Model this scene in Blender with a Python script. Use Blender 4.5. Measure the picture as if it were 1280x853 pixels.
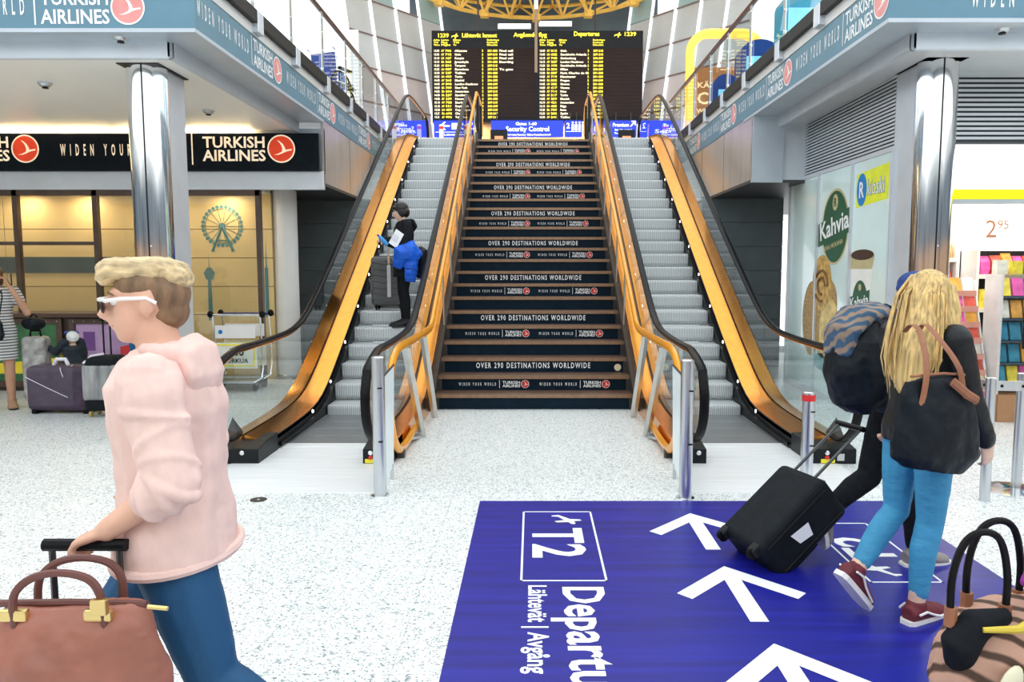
import bpy, bmesh, math, random
from mathutils import Vector, Matrix
random.seed(7)
for o in list(bpy.data.objects): bpy.data.objects.remove(o)
scn = bpy.context.scene
COL = scn.collection
PI = math.pi

# ------------------------------------------------------------------ camera
cam_d = bpy.data.cameras.new('camera'); cam = bpy.data.objects.new('camera', cam_d); COL.objects.link(cam)
cam_d.sensor_width = 36.0; cam_d.lens = 950/1280*36.0
cam_d.shift_x = (640-665.62)/1280; cam_d.shift_y = -(426.5-424.07)/1280
cam_d.clip_start = 0.05; cam_d.clip_end = 200
cam.location = (-0.0485, 0, 1.681); cam.rotation_euler = (PI/2-0.0922, 0, 0)
scn.camera = cam
# ------------------------------------------------------------------ sky (bright overcast daylight) and exposure
W = bpy.data.worlds.new('World'); scn.world = W; W.use_nodes = True
nt = W.node_tree; nt.nodes.clear()
wo = nt.nodes.new('ShaderNodeOutputWorld'); bg = nt.nodes.new('ShaderNodeBackground')
bg.inputs[0].default_value = (0.92, 0.97, 1.0, 1); bg.inputs[1].default_value = 1.5
nt.links.new(bg.outputs[0], wo.inputs[0])
vs = scn.view_settings; vs.view_transform = 'Standard'; vs.look = 'None'; vs.gamma = 1.0; vs.use_curve_mapping = False
vs.exposure = 0.42

# ------------------------------------------------------------------ materials
MATS = {}
def mat(name, col, rough=0.5, metal=0.0, var=0.08, scale=6.0, stretch=(1,1,1), bump=0.0, bscale=None, emit=None, estr=0.0,
        trans=0.0, ior=1.45, alpha=1.0, spec=0.5, coat=0.0, coords='Object'):
    if name in MATS: return MATS[name]
    m = bpy.data.materials.new(name); m.use_nodes = True; t = m.node_tree; N = t.nodes; L = t.links
    b = N['Principled BSDF']
    tc = N.new('ShaderNodeTexCoord'); mp = N.new('ShaderNodeMapping'); nz = N.new('ShaderNodeTexNoise'); cr = N.new('ShaderNodeValToRGB')
    mp.inputs['Scale'].default_value = stretch; nz.inputs['Scale'].default_value = scale; nz.inputs['Detail'].default_value = 4
    L.new(tc.outputs[coords], mp.inputs[0]); L.new(mp.outputs[0], nz.inputs['Vector']); L.new(nz.outputs['Fac'], cr.inputs[0])
    c = list(col)[:3]
    cr.color_ramp.elements[0].position = 0.3; cr.color_ramp.elements[1].position = 0.7
    cr.color_ramp.elements[0].color = [max(0, x*(1-var)) for x in c]+[1]
    cr.color_ramp.elements[1].color = [min(1, x*(1+var)) for x in c]+[1]
    L.new(cr.outputs[0], b.inputs['Base Color'])
    b.inputs['Roughness'].default_value = rough; b.inputs['Metallic'].default_value = metal
    b.inputs['Specular IOR Level'].default_value = spec
    b.inputs['IOR'].default_value = ior; b.inputs['Transmission Weight'].default_value = trans; b.inputs['Alpha'].default_value = alpha
    b.inputs['Coat Weight'].default_value = coat
    if emit: b.inputs['Emission Color'].default_value = list(emit)[:3]+[1]; b.inputs['Emission Strength'].default_value = estr
    if bump:
        bp = N.new('ShaderNodeBump'); bp.inputs['Strength'].default_value = bump; bp.inputs['Distance'].default_value = 0.01
        if bscale:
            n2 = N.new('ShaderNodeTexNoise'); n2.inputs['Scale'].default_value = bscale; n2.inputs['Detail'].default_value = 3
            L.new(mp.outputs[0], n2.inputs['Vector']); L.new(n2.outputs['Fac'], bp.inputs['Height'])
        else: L.new(nz.outputs['Fac'], bp.inputs['Height'])
        L.new(bp.outputs[0], b.inputs['Normal'])
    MATS[name] = m
    return m
def wave_mat(name, c0, c1, scale, direction, rough=0.5, metal=0.0, bump=0.4, lo=0.35, hi=0.65, distort=0.0):
    if name in MATS: return MATS[name]
    m = bpy.data.materials.new(name); m.use_nodes = True; t = m.node_tree; N = t.nodes; L = t.links
    b = N['Principled BSDF']; tc = N.new('ShaderNodeTexCoord'); wv = N.new('ShaderNodeTexWave'); cr = N.new('ShaderNodeValToRGB')
    wv.bands_direction = direction; wv.inputs['Scale'].default_value = scale; wv.inputs['Distortion'].default_value = distort
    L.new(tc.outputs['Object'], wv.inputs['Vector']); L.new(wv.outputs['Fac'], cr.inputs[0]); L.new(cr.outputs[0], b.inputs['Base Color'])
    cr.color_ramp.elements[0].position = lo; cr.color_ramp.elements[1].position = hi
    cr.color_ramp.elements[0].color = list(c0)+[1]; cr.color_ramp.elements[1].color = list(c1)+[1]
    b.inputs['Roughness'].default_value = rough; b.inputs['Metallic'].default_value = metal
    if bump:
        bp = N.new('ShaderNodeBump'); bp.inputs['Strength'].default_value = bump; bp.inputs['Distance'].default_value = 0.004
        L.new(wv.outputs['Fac'], bp.inputs['Height']); L.new(bp.outputs[0], b.inputs['Normal'])
    MATS[name] = m
    return m
def terrazzo():
    m = bpy.data.materials.new('terrazzo'); m.use_nodes = True; t = m.node_tree; N = t.nodes; L = t.links; b = N['Principled BSDF']
    g = N.new('ShaderNodeNewGeometry')
    def vor(scale, lo, hi, c0, c1):
        v = N.new('ShaderNodeTexVoronoi'); v.inputs['Scale'].default_value = scale; L.new(g.outputs['Position'], v.inputs['Vector'])
        s = N.new('ShaderNodeSeparateColor'); L.new(v.outputs['Color'], s.inputs[0])
        r = N.new('ShaderNodeValToRGB'); r.color_ramp.interpolation = 'CONSTANT'; L.new(s.outputs[0], r.inputs[0])
        r.color_ramp.elements[0].position = 0; r.color_ramp.elements[0].color = list(c0)+[1]
        r.color_ramp.elements[1].position = lo; r.color_ramp.elements[1].color = list(hi)+[1]
        e = r.color_ramp.elements.new(c1[0]); e.color = list(c1[1])+[1]
        return r
    r1 = vor(150, 0.09, (0.66,0.70,0.71), (0.20,0.24,0.26), (0.30, (0.88,0.90,0.89)))
    r2 = vor(70, 0.05, (0.76,0.80,0.81), (0.42,0.47,0.49), (0.16, (0.93,0.94,0.93)))
    mx = N.new('ShaderNodeMix'); mx.data_type = 'RGBA'; mx.blend_type = 'MULTIPLY'; mx.inputs[0].default_value = 1
    L.new(r1.outputs[0], mx.inputs[6]); L.new(r2.outputs[0], mx.inputs[7])
    nz = N.new('ShaderNodeTexNoise'); nz.inputs['Scale'].default_value = 1.4; nz.inputs['Detail'].default_value = 5; L.new(g.outputs['Position'], nz.inputs['Vector'])
    rr = N.new('ShaderNodeMapRange'); rr.inputs[3].default_value = 0.22; rr.inputs[4].default_value = 0.42; L.new(nz.outputs['Fac'], rr.inputs[0])
    L.new(rr.outputs[0], b.inputs['Roughness']); L.new(mx.outputs[2], b.inputs['Base Color'])
    MATS['terrazzo'] = m; return m
terrazzo()
steel   = mat('brushed_steel', (0.62,0.65,0.68), 0.28, 1.0, 0.10, 18, (1,1,0.06))
chrome  = mat('polished_steel', (0.80,0.82,0.84), 0.10, 1.0, 0.12, 3, (1,1,0.4))
alu     = mat('grey_aluminium', (0.50,0.56,0.62), 0.42, 0.35, 0.05, 3)
alu_lt  = mat('light_aluminium', (0.66,0.71,0.76), 0.38, 0.4, 0.05, 3)
panelmt = mat('brushed_panel', (0.66,0.64,0.62), 0.30, 0.85, 0.08, 5, (1,1,0.2))
bronze  = mat('bronze', (0.76,0.32,0.055), 0.18, 1.0, 0.07, 5, (3,0.12,3))
dark_br = mat('dark_bronze', (0.10,0.055,0.035), 0.3, 0.9, 0.2, 9)
blackrb = mat('black_rubber', (0.008,0.008,0.009), 0.30, 0, 0.3, 12, spec=0.12)
blackmt = mat('black_metal', (0.012,0.014,0.016), 0.4, 0.0, 0.2, 10, spec=0.2)
stringm = mat('grey_stringer', (0.055,0.05,0.045), 0.5, 0.1, 0.2, 6, spec=0.3)
wood    = mat('varnished_wood', (0.86,0.34,0.01), 0.25, 0, 0.08, 10, (6,0.3,6), coat=0.3)
treadm  = mat('brown_tread', (0.10,0.055,0.035), 0.45, 0, 0.25, 20, (0.3,4,4))
noseM   = mat('nosing_metal', (0.30,0.19,0.12), 0.4, 0.6, 0.15, 20)
navy    = mat('navy_vinyl', (0.004,0.014,0.026), 0.45, 0, 0.2, 8, spec=0.12)
black   = mat('black_print', (0.006,0.010,0.015), 0.45, 0, 0.2, 8, spec=0.12)
white   = mat('white_print', (0.88,0.90,0.90), 0.5, 0, 0.02, 8)
cream   = mat('cream_print', (0.95,0.80,0.62), 0.5, 0, 0.03, 8, emit=(1,0.8,0.55), estr=0.35)
redlogo = mat('red_print', (0.62,0.03,0.02), 0.4, 0, 0.15, 6)
red_lit = mat('red_sign', (0.70,0.05,0.02), 0.4, 0, 0.15, 6, emit=(0.9,0.08,0.02), estr=0.25)
pinklogo= mat('washed_red_print', (0.78,0.30,0.28), 0.4, 0, 0.1, 6)
glass   = mat('clear_glass', (0.90,0.97,0.96), 0.0, 0, 0.01, 2, trans=1.0, ior=1.45)
white_pt= mat('white_paint', (0.84,0.84,0.82), 0.5, 0, 0.03, 4)
frost   = mat('frosted_panel', (0.80,0.88,0.90), 0.35, 0, 0.03, 4)

def thin_glass(name, tint, f0=0.05, rough=0.0):
    m = bpy.data.materials.new(name); m.use_nodes = True; t = m.node_tree; N = t.nodes; L = t.links; N.clear()
    out = N.new('ShaderNodeOutputMaterial'); mix = N.new('ShaderNodeMixShader'); tr = N.new('ShaderNodeBsdfTransparent'); gl = N.new('ShaderNodeBsdfGlossy'); ge = N.new('ShaderNodeNewGeometry')
    nz = N.new('ShaderNodeTexNoise'); nz.inputs['Scale'].default_value = 2.0; mr = N.new('ShaderNodeMapRange'); mr.inputs[3].default_value = rough; mr.inputs[4].default_value = rough+0.015
    L.new(nz.outputs['Fac'], mr.inputs[0]); L.new(mr.outputs[0], gl.inputs['Roughness'])
    dt = N.new('ShaderNodeVectorMath'); dt.operation = 'DOT_PRODUCT'; L.new(ge.outputs['Normal'], dt.inputs[0]); L.new(ge.outputs['Incoming'], dt.inputs[1])
    def mth(op, a, b=None):
        q = N.new('ShaderNodeMath'); q.operation = op
        for k, x in enumerate((a, b)):
            if x is None: continue
            if isinstance(x, (int, float)): q.inputs[k].default_value = x
            else: L.new(x, q.inputs[k])
        return q.outputs[0]
    f = mth('ADD', mth('MULTIPLY', mth('POWER', mth('SUBTRACT', 1.0, mth('ABSOLUTE', dt.outputs['Value'])), 5.0), 1-f0), f0)
    tr.inputs[0].default_value = list(tint)+[1]
    L.new(f, mix.inputs[0]); L.new(tr.outputs[0], mix.inputs[1]); L.new(gl.outputs[0], mix.inputs[2]); L.new(mix.outputs[0], out.inputs[0])
    MATS[name] = m; return m
tglass = thin_glass('balustrade_glass', (0.88,0.95,0.95), 0.16)
rglass = thin_glass('railing_glass', (0.90,0.97,0.98), 0.06)
sglass = thin_glass('shop_glass', (0.90,0.91,0.88), 0.10)

# ------------------------------------------------------------------ mesh helpers
def cr(pts, n=5):
    P = [Vector(p) for p in pts]; out = []
    for i in range(len(P)-1):
        p0, p1, p2, p3 = P[max(i-1,0)], P[i], P[i+1], P[min(i+2,len(P)-1)]
        for k in range(n):
            t = k/n; out.append(0.5*((2*p1)+(p2-p0)*t+(2*p0-5*p1+4*p2-p3)*t*t+(3*p1-p0-3*p2+p3)*t*t*t))
    return out+[P[-1]]
class MB:
    def __init__(s): s.v = []; s.f = []; s.marks = []
    def mark(s): s.marks.append((len(s.v), len(s.f)))
    def add(s, vs, fs):
        n = len(s.v); s.v += [tuple(p) for p in vs]; s.f += [tuple(i+n for i in f) for f in fs]; return s
    def box(s, x0, x1, y0, y1, z0, z1):
        return s.add([(x0,y0,z0),(x1,y0,z0),(x1,y1,z0),(x0,y1,z0),(x0,y0,z1),(x1,y0,z1),(x1,y1,z1),(x0,y1,z1)],
                     [(3,2,1,0),(4,5,6,7),(0,1,5,4),(1,2,6,5),(2,3,7,6),(3,0,4,7)])
    def obox(s, c, a, b, d):           # centre and three half vectors
        c, a, b, d = Vector(c), Vector(a), Vector(b), Vector(d)
        P = [c-a-b-d, c+a-b-d, c+a+b-d, c-a+b-d, c-a-b+d, c+a-b+d, c+a+b+d, c-a+b+d]
        fs = [(3,2,1,0),(4,5,6,7),(0,1,5,4),(1,2,6,5),(2,3,7,6),(3,0,4,7)]
        if a.cross(b).dot(d) < 0: fs = [f[::-1] for f in fs]
        return s.add(P, fs)
    def prism(s, poly, vec):
        n = len(poly); P = [Vector(p) for p in poly]; vec = Vector(vec)
        nor = Vector((0,0,0))
        for i in range(n): nor += P[i].cross(P[(i+1) % n])
        if nor.dot(vec) > 0: P = P[::-1]
        Q = [p+vec for p in P]
        return s.add(P+Q, [tuple(range(n)), tuple(range(2*n-1, n-1, -1))]+[((i+1) % n, i, n+i, n+(i+1) % n) for i in range(n)])
    def quad(s, a, b, c, d): return s.add([a,b,c,d], [(0,1,2,3)])
    def poly(s, pts): return s.add(pts, [tuple(range(len(pts)))])
    def loft(s, rings, caps=True, closed=True):
        k = len(rings[0]); base = len(s.v); fs = []
        for i in range(len(rings)-1):
            for j in range(k if closed else k-1):
                a = i*k+j; b = i*k+(j+1) % k
                fs.append((a, b, b+k, a+k))
        if caps: fs.append(tuple(range(k-1, -1, -1))); m = (len(rings)-1)*k; fs.append(tuple(range(m, m+k)))
        return s.add([p for r in rings for p in r], fs)
    def tube(s, pts, r, n=8, caps=True, flat=None, ref=None):
        """r: number or list; flat: (rx, ry) factors relative to the frame whose first axis follows ref"""
        P = [Vector(p) for p in pts]; R = r if isinstance(r, (list, tuple)) else [r]*len(P)
        rings = []; ref = Vector(ref) if ref else None; prev = None
        for i, p in enumerate(P):
            t = (P[min(i+1, len(P)-1)]-P[max(i-1, 0)])
            t = t.normalized() if t.length > 1e-9 else Vector((0,0,1))
            if ref is not None: a = ref - t*ref.dot(t)
            elif prev is None:
                q = Vector((0,0,1)) if abs(t.z) < 0.9 else Vector((1,0,0)); a = q - t*q.dot(t)
            else: a = prev - t*prev.dot(t)
            a = a.normalized() if a.length > 1e-6 else Vector((1,0,0)); prev = a; b = t.cross(a)
            fx, fy = flat if flat else (1, 1)
            rr = R[i]; rx, ry = (rr if isinstance(rr, (tuple, list)) else (rr*fx, rr*fy))
            rings.append([p + a*(rx*math.cos(2*PI*j/n)) + b*(ry*math.sin(2*PI*j/n)) for j in range(n)])
        return s.loft(rings, caps)
    def ellipsoid(s, c, rx, ry, rz, n=12, m=8, M=None):
        c = Vector(c); rings = []
        for i in range(1, m):
            th = PI*i/m
            ring = []
            for j in range(n):
                ph = 2*PI*j/n
                d = Vector((rx*math.sin(th)*math.cos(ph), ry*math.sin(th)*math.sin(ph), -rz*math.cos(th)))
                ring.append(c + (M @ d if M else d))
            rings.append(ring)
        b = len(s.v); s.loft(rings, False)
        d0 = Vector((0,0,-rz)); d1 = Vector((0,0,rz))
        s.v += [tuple(c+(M @ d0 if M else d0)), tuple(c+(M @ d1 if M else d1))]
        i0 = len(s.v)-2; i1 = i0+1; k = (m-2)*n
        s.f += [(b+(j+1) % n, b+j, i0) for j in range(n)] + [(b+k+j, b+k+(j+1) % n, i1) for j in range(n)]
        return s
    def lathe(s, prof, c=(0,0,0), n=16, axis='z'):
        rings = []
        for r, z in prof:
            ring = []
            for j in range(n):
                x, y = r*math.cos(2*PI*j/n), r*math.sin(2*PI*j/n)
                p = (x, y, z) if axis == 'z' else ((z, x, y) if axis == 'x' else (y, z, x))
                ring.append((c[0]+p[0], c[1]+p[1], c[2]+p[2]))
            rings.append(ring)
        return s.loft(rings, True)
    def build(s, name, m, parent=None, smooth=False, bevel=0.0, local=False, seg=2, mods=None, angle=0.6):
        me = bpy.data.meshes.new(name)
        off = Vector((0,0,0))
        if parent and not local:
            q = parent
            while q: off += q.location; q = q.parent
        me.from_pydata([(p[0]-off[0], p[1]-off[1], p[2]-off[2]) for p in s.v], [], s.f)
        for mm in (m if isinstance(m, (list, tuple)) else [m]): me.materials.append(mm)
        if smooth:
            me.polygons.foreach_set('use_smooth', [True]*len(me.polygons)); me.set_sharp_from_angle(angle=angle)
        me.validate(); me.update()
        o = bpy.data.objects.new(name, me); COL.objects.link(o)
        if parent: o.parent = parent
        if bevel:
            b = o.modifiers.new('bevel', 'BEVEL'); b.width = bevel; b.segments = seg; b.limit_method = 'ANGLE'; b.angle_limit = 0.6
        return o
def _split(s, name, m, parent=None, **k):
    mk = [q for q in s.marks if q[1] < len(s.f)] + [(len(s.v), len(s.f))]; o = None
    if not mk or mk[0][1] > 0: mk = [(0, 0)]+mk
    for (v0, f0), (v1, f1) in zip(mk, mk[1:]):
        if f1 > f0:
            p = MB(); p.v = s.v[v0:v1]; p.f = [tuple(i-v0 for i in f) for f in s.f[f0:f1]]; o = p.build(name, m, parent, **k)
    return o
MB.split = _split
def tag(o, label=None, cat=None, group=None, kind=None):
    if label: o['label'] = label
    if cat: o['category'] = cat
    if group: o['group'] = group
    if kind: o['kind'] = kind
    return o
def thing(name, label, cat, loc=(0,0,0), rotz=0.0, group=None, kind=None):
    o = bpy.data.objects.new(name, None); COL.objects.link(o); o.location = loc; o.rotation_euler = (0,0,rotz); o.empty_display_size = 0.1
    return tag(o, label, cat, group, kind)
def struct(name, mb, m, parent=None, **k):
    o = mb.build(name, m, parent, **k)
    if not parent: o['kind'] = 'structure'
    return o
def root(name): # structural empty
    o = bpy.data.objects.new(name, None); COL.objects.link(o); o['kind'] = 'structure'; return o
def share(src, name, loc, parent, rotz=0):
    o = bpy.data.objects.new(name, src.data); COL.objects.link(o); o.parent = parent; o.location = loc; o.rotation_euler = (0,0,rotz)
    for md in src.modifiers:
        if md.type == 'BEVEL':
            b = o.modifiers.new('bevel', 'BEVEL'); b.width = md.width; b.segments = md.segments; b.limit_method = 'ANGLE'; b.angle_limit = 0.6
    return o
def copy_tree(o, parent=None):
    c = o.copy(); COL.objects.link(c); c.parent = parent
    for ch in list(o.children): copy_tree(ch, c)
    return c

# ------------------------------------------------------------------ lettering
GL = {}
CHARS = "ABCDEFGHIJKLMNOPQRSTUVWXYZabcdefghijklmnopqrstuvwxyz0123456789.-|&ÄäöåÅ!→,"
def load_glyphs():
    objs = {}
    def mk(body, off):
        c = bpy.data.curves.new('t', 'FONT'); c.body = body; c.offset = off; c.resolution_u = 2; c.fill_mode = 'FRONT'
        o = bpy.data.objects.new('t', c); COL.objects.link(o); return o
    for ch in set(CHARS):
        objs[ch, 0] = mk(ch, 0.0); objs[ch, 1] = mk(ch, 0.022); objs[ch, 'w'] = mk('I'+ch+'I', 0.0)
    ii = mk('II', 0.0)
    dg = bpy.context.evaluated_depsgraph_get(); dg.update()
    def ext(o):
        me = o.evaluated_get(dg).to_mesh(); vs = [v.co.copy() for v in me.vertices]; fs = [tuple(p.vertices) for p in me.polygons]
        o.evaluated_get(dg).to_mesh_clear(); return vs, fs
    v, _ = ext(ii); wII = max(p.x for p in v)-min(p.x for p in v)
    for ch in set(CHARS):
        v, f = ext(objs[ch, 0]); vb, fb = ext(objs[ch, 1]); vw, _ = ext(objs[ch, 'w'])
        GL[ch] = (v, f, vb, fb, max(p.x for p in vw)-min(p.x for p in vw)-wII)
    hv = GL['H'][0]; GL['cap'] = max(p.y for p in hv)
    for o in list(objs.values())+[ii]:
        c = o.data; bpy.data.objects.remove(o); bpy.data.curves.remove(c)
load_glyphs()
def text_width(s, h, sx=1.0, track=0.0):
    k = h/GL['cap']; return sum((GL[c][4] if c in GL else 0.3)*k*sx+track*h for c in s)-track*h
def text(mb, s, o, u, v, h, align='l', sx=1.0, bold=False, track=0.0, lift=0.003, fit=None):
    """flat print: o = baseline start, u = reading direction, v = letter up, h = cap height, fit = total width"""
    o, u, v = Vector(o), Vector(u).normalized(), Vector(v).normalized(); n = u.cross(v); k = h/GL['cap']; mb.mark()
    if fit: sx = 1.0; w0 = text_width(s, h, 1.0, track); sx = max(0.2, (fit-track*h*(len(s)-1))/(w0-track*h*(len(s)-1)))
    w = text_width(s, h, sx, track)
    x = {'l': 0, 'c': -w/2, 'r': -w}[align]
    for ch in s:
        if ch in GL:
            g = GL[ch]; vs, fs = (g[2], g[3]) if bold else (g[0], g[1])
            mb.add([o+u*(x+p.x*k*sx)+v*(p.y*k)+n*lift for p in vs], fs); adv = g[4]*k*sx
        else: adv = 0.3*k*sx; mb.mark()
        x += adv+track*h
    return w
def disc(mb, c, u, v, r, n=28, lift=0.0, ry=None):
    c, u, v = Vector(c), Vector(u).normalized(), Vector(v).normalized(); nn = u.cross(v); mb.mark()
    mb.poly([c+u*(r*math.cos(2*PI*i/n))+v*((ry or r)*math.sin(2*PI*i/n))+nn*lift for i in range(n)])
BIRD = [(-0.62,-0.50),(-0.30,-0.42),(0.05,-0.25),(0.10,-0.05),(0.04,0.22),(-0.10,0.46),(-0.34,0.72),(-0.12,0.62),(0.14,0.40),(0.30,0.12),(0.36,-0.08),(0.86,-0.02),(0.90,-0.12),(0.52,-0.20),(0.30,-0.28),(0.05,-0.40),(-0.25,-0.50)]
def shape(mb, pts, c, u, v, sc, lift=0.0):
    c, u, v = Vector(c), Vector(u).normalized(), Vector(v).normalized(); nn = u.cross(v); mb.mark()
    mb.poly([c+u*(p[0]*sc)+v*(p[1]*sc)+nn*lift for p in pts])
def logo(parent, c, u, v, r, red, wht, lift=0.003):
    a = MB(); disc(a, c, u, v, r, lift=lift); disc_o = a.build('emblem_ring', wht, parent)
    b = MB(); disc(b, c, u, v, r*0.9, lift=lift+0.001); b.build('emblem_disc', red, parent)
    d = MB(); shape(d, BIRD, c, u, v, r*0.86, lift+0.002); d.build('emblem_bird', wht, parent)
def bar(mb, o, u, v, w, h, lift=0.003):
    o, u, v = Vector(o), Vector(u).normalized(), Vector(v).normalized(); n = u.cross(v); mb.mark()
    mb.poly([o+n*lift, o+u*w+n*lift, o+u*w+v*h+n*lift, o+v*h+n*lift])

ORD = ('first','second','third','fourth','fifth','sixth','seventh','eighth','ninth','tenth')
XC = -0.03          # axis of the stairs
M30 = math.tan(math.radians(30))
ZU = 4.39           # upper floor level
def nose(Y):        # nosing line of the escalators, softened at both ends
    z = (Y-8.47)*M30; k = 0.12
    z = 0.5*(z+math.sqrt(z*z+4*k*k)) - 0.0
    d = ZU-z; return ZU-0.5*(d+math.sqrt(d*d+4*k*k))
# ================================================================== FLOOR
mb = MB(); mb.box(-16, 14, -8, 16.6, -0.30, -0.004)
fl = struct('floor', mb, mat('grout', (0.50,0.54,0.54), 0.6, 0, 0.1, 5))
TS = 0.61; first = None; rest = MB(); nt_ = 0
land = []
cells = []
for i in range(-26, 23):
    for j in range(-10, 28):
        x0 = XC+i*TS; y0 = -2.0+j*TS+0.14
        cx, cy = x0+TS/2, y0+TS/2
        if cy > 12.5 and abs(cx) < 3: continue
        vis = cy > 2.3 and -0.75 < (cx+0.05)/cy < 0.72
        cells.append((0 if vis else 1, cy, x0, y0))
cells.sort()
for k, (hid, cy, x0, y0) in enumerate(cells):
    if k < 298 and not hid:
        if first is None:
            b = MB(); b.box(0.001, TS-0.001, 0.001, TS-0.001, -0.03, 0.0); first = b.build('tile', MATS['terrazzo'], fl); first.location = (x0, y0, 0)
        else: share(first, 'tile', (x0, y0, 0), fl)
    else: rest.box(x0+0.001, x0+TS-0.001, y0+0.001, y0+TS-0.001, -0.03, 0.0)
ro = rest.build('tile_field', MATS['terrazzo'], fl); ro['kind'] = 'stuff'

# ================================================================== FLOOR SIGN (blue vinyl)
fs = thing('floor_sign', 'large blue vinyl departures sign with white arrows stuck to the floor', 'floor sign', (1.04, 3.6, 0))
blue_v = mat('blue_vinyl', (0.010,0.012,0.24), 0.34, 0, 0.28, 3, (0.3,5,1), spec=0.35)
b = MB(); b.box(-0.43, 2.51, 1.2, 5.385, 0.0005, 0.003); b.build('vinyl_sheet', blue_v, fs)
U, V = (0,-1,0), (1,0,0)
ZS = 0.0035
def frame(mb, x0, x1, y0, y1, t=0.012):
    mb.mark()
    for (a, b_, c, d) in ((x0,x1,y0,y0+t),(x0,x1,y1-t,y1),(x0,x0+t,y0,y1),(x1-t,x1,y0,y1)): mb.box(a, b_, c, d, 0.003, 0.0045)
PLANE = [(0,0.05),(0.55,0.16),(0.75,0.42),(0.88,0.42),(0.80,0.14),(1.0,0.10),(1.06,0.0),(1.0,-0.06),(0.78,-0.06),(0.62,-0.40),(0.48,-0.40),(0.55,-0.06),(0.14,-0.06),(0.02,-0.22),(-0.06,-0.20)]
b = MB(); frame(b, -0.115, 0.357, 3.96, 5.14)
text(b, 'T', (-0.04, 4.80, 0.003), U, V, 0.30, bold=True, lift=0.001); text(b, '2', (-0.04, 4.52, 0.003), U, V, 0.30, bold=True, sx=1.05, lift=0.001)
shape(b, PLANE, (0.12, 5.06, 0.003), (0.5,-0.86,0), (0.86,0.5,0), 0.20, 0.001)
text(b, 'Departures', (0.115, 3.90, 0.003), U, V, 0.205, bold=True, sx=0.98, lift=0.001)
text(b, 'Lähtevät | Avgång', (-0.068, 3.91, 0.003), U, V, 0.092, bold=True, sx=0.92, lift=0.001)
b.split('lettering', white, fs)
b = MB(); U2, V2 = (0,1,0), (-1,0,0)
frame(b, 1.765, 2.16, 3.94, 4.90)
text(b, 'T', (2.08, 4.22, 0.003), U2, V2, 0.26, bold=True, lift=0.001); text(b, '2', (2.08, 4.46, 0.003), U2, V2, 0.26, bold=True, lift=0.001)
shape(b, PLANE, (1.95, 4.03, 0.003), (-0.5,0.86,0), (-0.86,-0.5,0), 0.18, 0.001)
text(b, 'Departures', (2.02, 2.0, 0.003), U2, V2, 0.2, bold=True, lift=0.001)
text(b, 'Lähtevät | Avgång', (2.24, 2.2, 0.003), U2, V2, 0.09, bold=True, lift=0.001)
b.split('lettering', white, fs)
for ty in (5.10, 4.165, 3.273, 2.38):
    b = MB(); t = 0.085; cx = 1.036
    z = 0.0045
    def P(x, y): return (cx+x, ty+y, z)
    b.poly([P(0,0), P(-0.335,-0.36), P(-0.27,-0.43), P(-0.045,-0.19), P(-0.045,-0.68), P(0.045,-0.68), P(0.045,-0.19), P(0.27,-0.43), P(0.335,-0.36)])
    b.build('arrow', white, fs)

# ================================================================== STAIRS
st = thing('staircase', 'wide central staircase with navy lettered risers and brown treads', 'staircase', (XC, 9.0, 0))
R, T, D = 0.183, 0.183/M30, 9.0136
WS = 1.18
for k in range(1, 25):
    y = D+(k-1)*T; z = k*R
    b = MB(); b.box(XC-WS+0.02, XC+WS-0.02, y, y+0.03, z-R, z-0.035); rz = b.build('riser', navy, st)
    b = MB(); b.box(XC-WS, XC+WS, y-0.015, y+T+0.03 if k < 24 else y+0.5, z-0.04, z); tr = b.build('tread', treadm, st)
    b = MB(); b.box(XC-WS, XC+WS, y-0.024, y-0.015, z-0.042, z+0.002); b.box(XC-WS, XC+WS, y-0.024, y+0.012, z, z+0.003); b.build('nosing', noseM, tr)
    b = MB(); U, V = (1,0,0), (0,0,1)
    if k % 3 == 0:
        text(b, 'OVER 290 DESTINATIONS WORLDWIDE', (XC-0.01, y, z-R+0.052), U, V, 0.068, 'c', bold=True, track=0.16, fit=1.46)
        b.split('lettering', white, rz)
    elif k % 3 == 2:
        for x0 in (-0.93, 0.07):
            text(b, 'WIDEN YOUR WORLD', (XC+x0, y, z-R+0.056), U, V, 0.037, bold=True, track=0.4, fit=0.46)
            bar(b, (XC+x0+0.50, y, z-R+0.025), U, V, 0.006, 0.1)
            text(b, 'TURKISH', (XC+x0+0.54, y, z-R+0.078), U, V, 0.034, bold=True, fit=0.22)
            text(b, 'AIRLINES', (XC+x0+0.54, y, z-R+0.036), U, V, 0.034, bold=True, fit=0.22)
        b.split('lettering', white, rz)
        for x0 in (-0.93, 0.07):
            c = (XC+x0+0.82, y, z-R+0.075)
            a = MB(); disc(a, c, U, V, 0.05, 20, 0.003); shape(a, BIRD, c, U, V, 0.04, 0.005); a.build('emblem', white, rz)
            a = MB(); disc(a, c, U, V, 0.045, 20, 0.004); a.build('emblem_disc', redlogo, rz)
for s in (-1, 1):
    # dark steel stringer following the slope at each side of the stairs
    x0, x1 = XC+s*WS, XC+s*(WS+0.045)
    b = MB(); b.prism([(x0, 8.88, 0), (x0, 8.88, 0.20), (x0, 16.45, 0.20+(16.45-8.88)*M30), (x0, 16.9, ZU+0.2), (x0, 16.9, ZU-0.2), (x0, 9.5, 0)], (x1-x0, 0, 0))
    b.build('stringer', stringm, st)
    # upright cover strips between treads and stringer
    for k in range(1, 25):
        y = D+(k-1)*T; z = k*R
        b = MB(); b.box(XC+s*(WS-0.02)-0.02, XC+s*(WS-0.02)+0.02, y-0.018, y+0.02, z-R, z-0.04); b.build('riser_end', stringm, st)
b = MB(); b.box(XC-0.12+1.12, XC+1.12, D+2*T-0.05, D+2*T-0.045, 2.35*R, 2.7*R)
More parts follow.
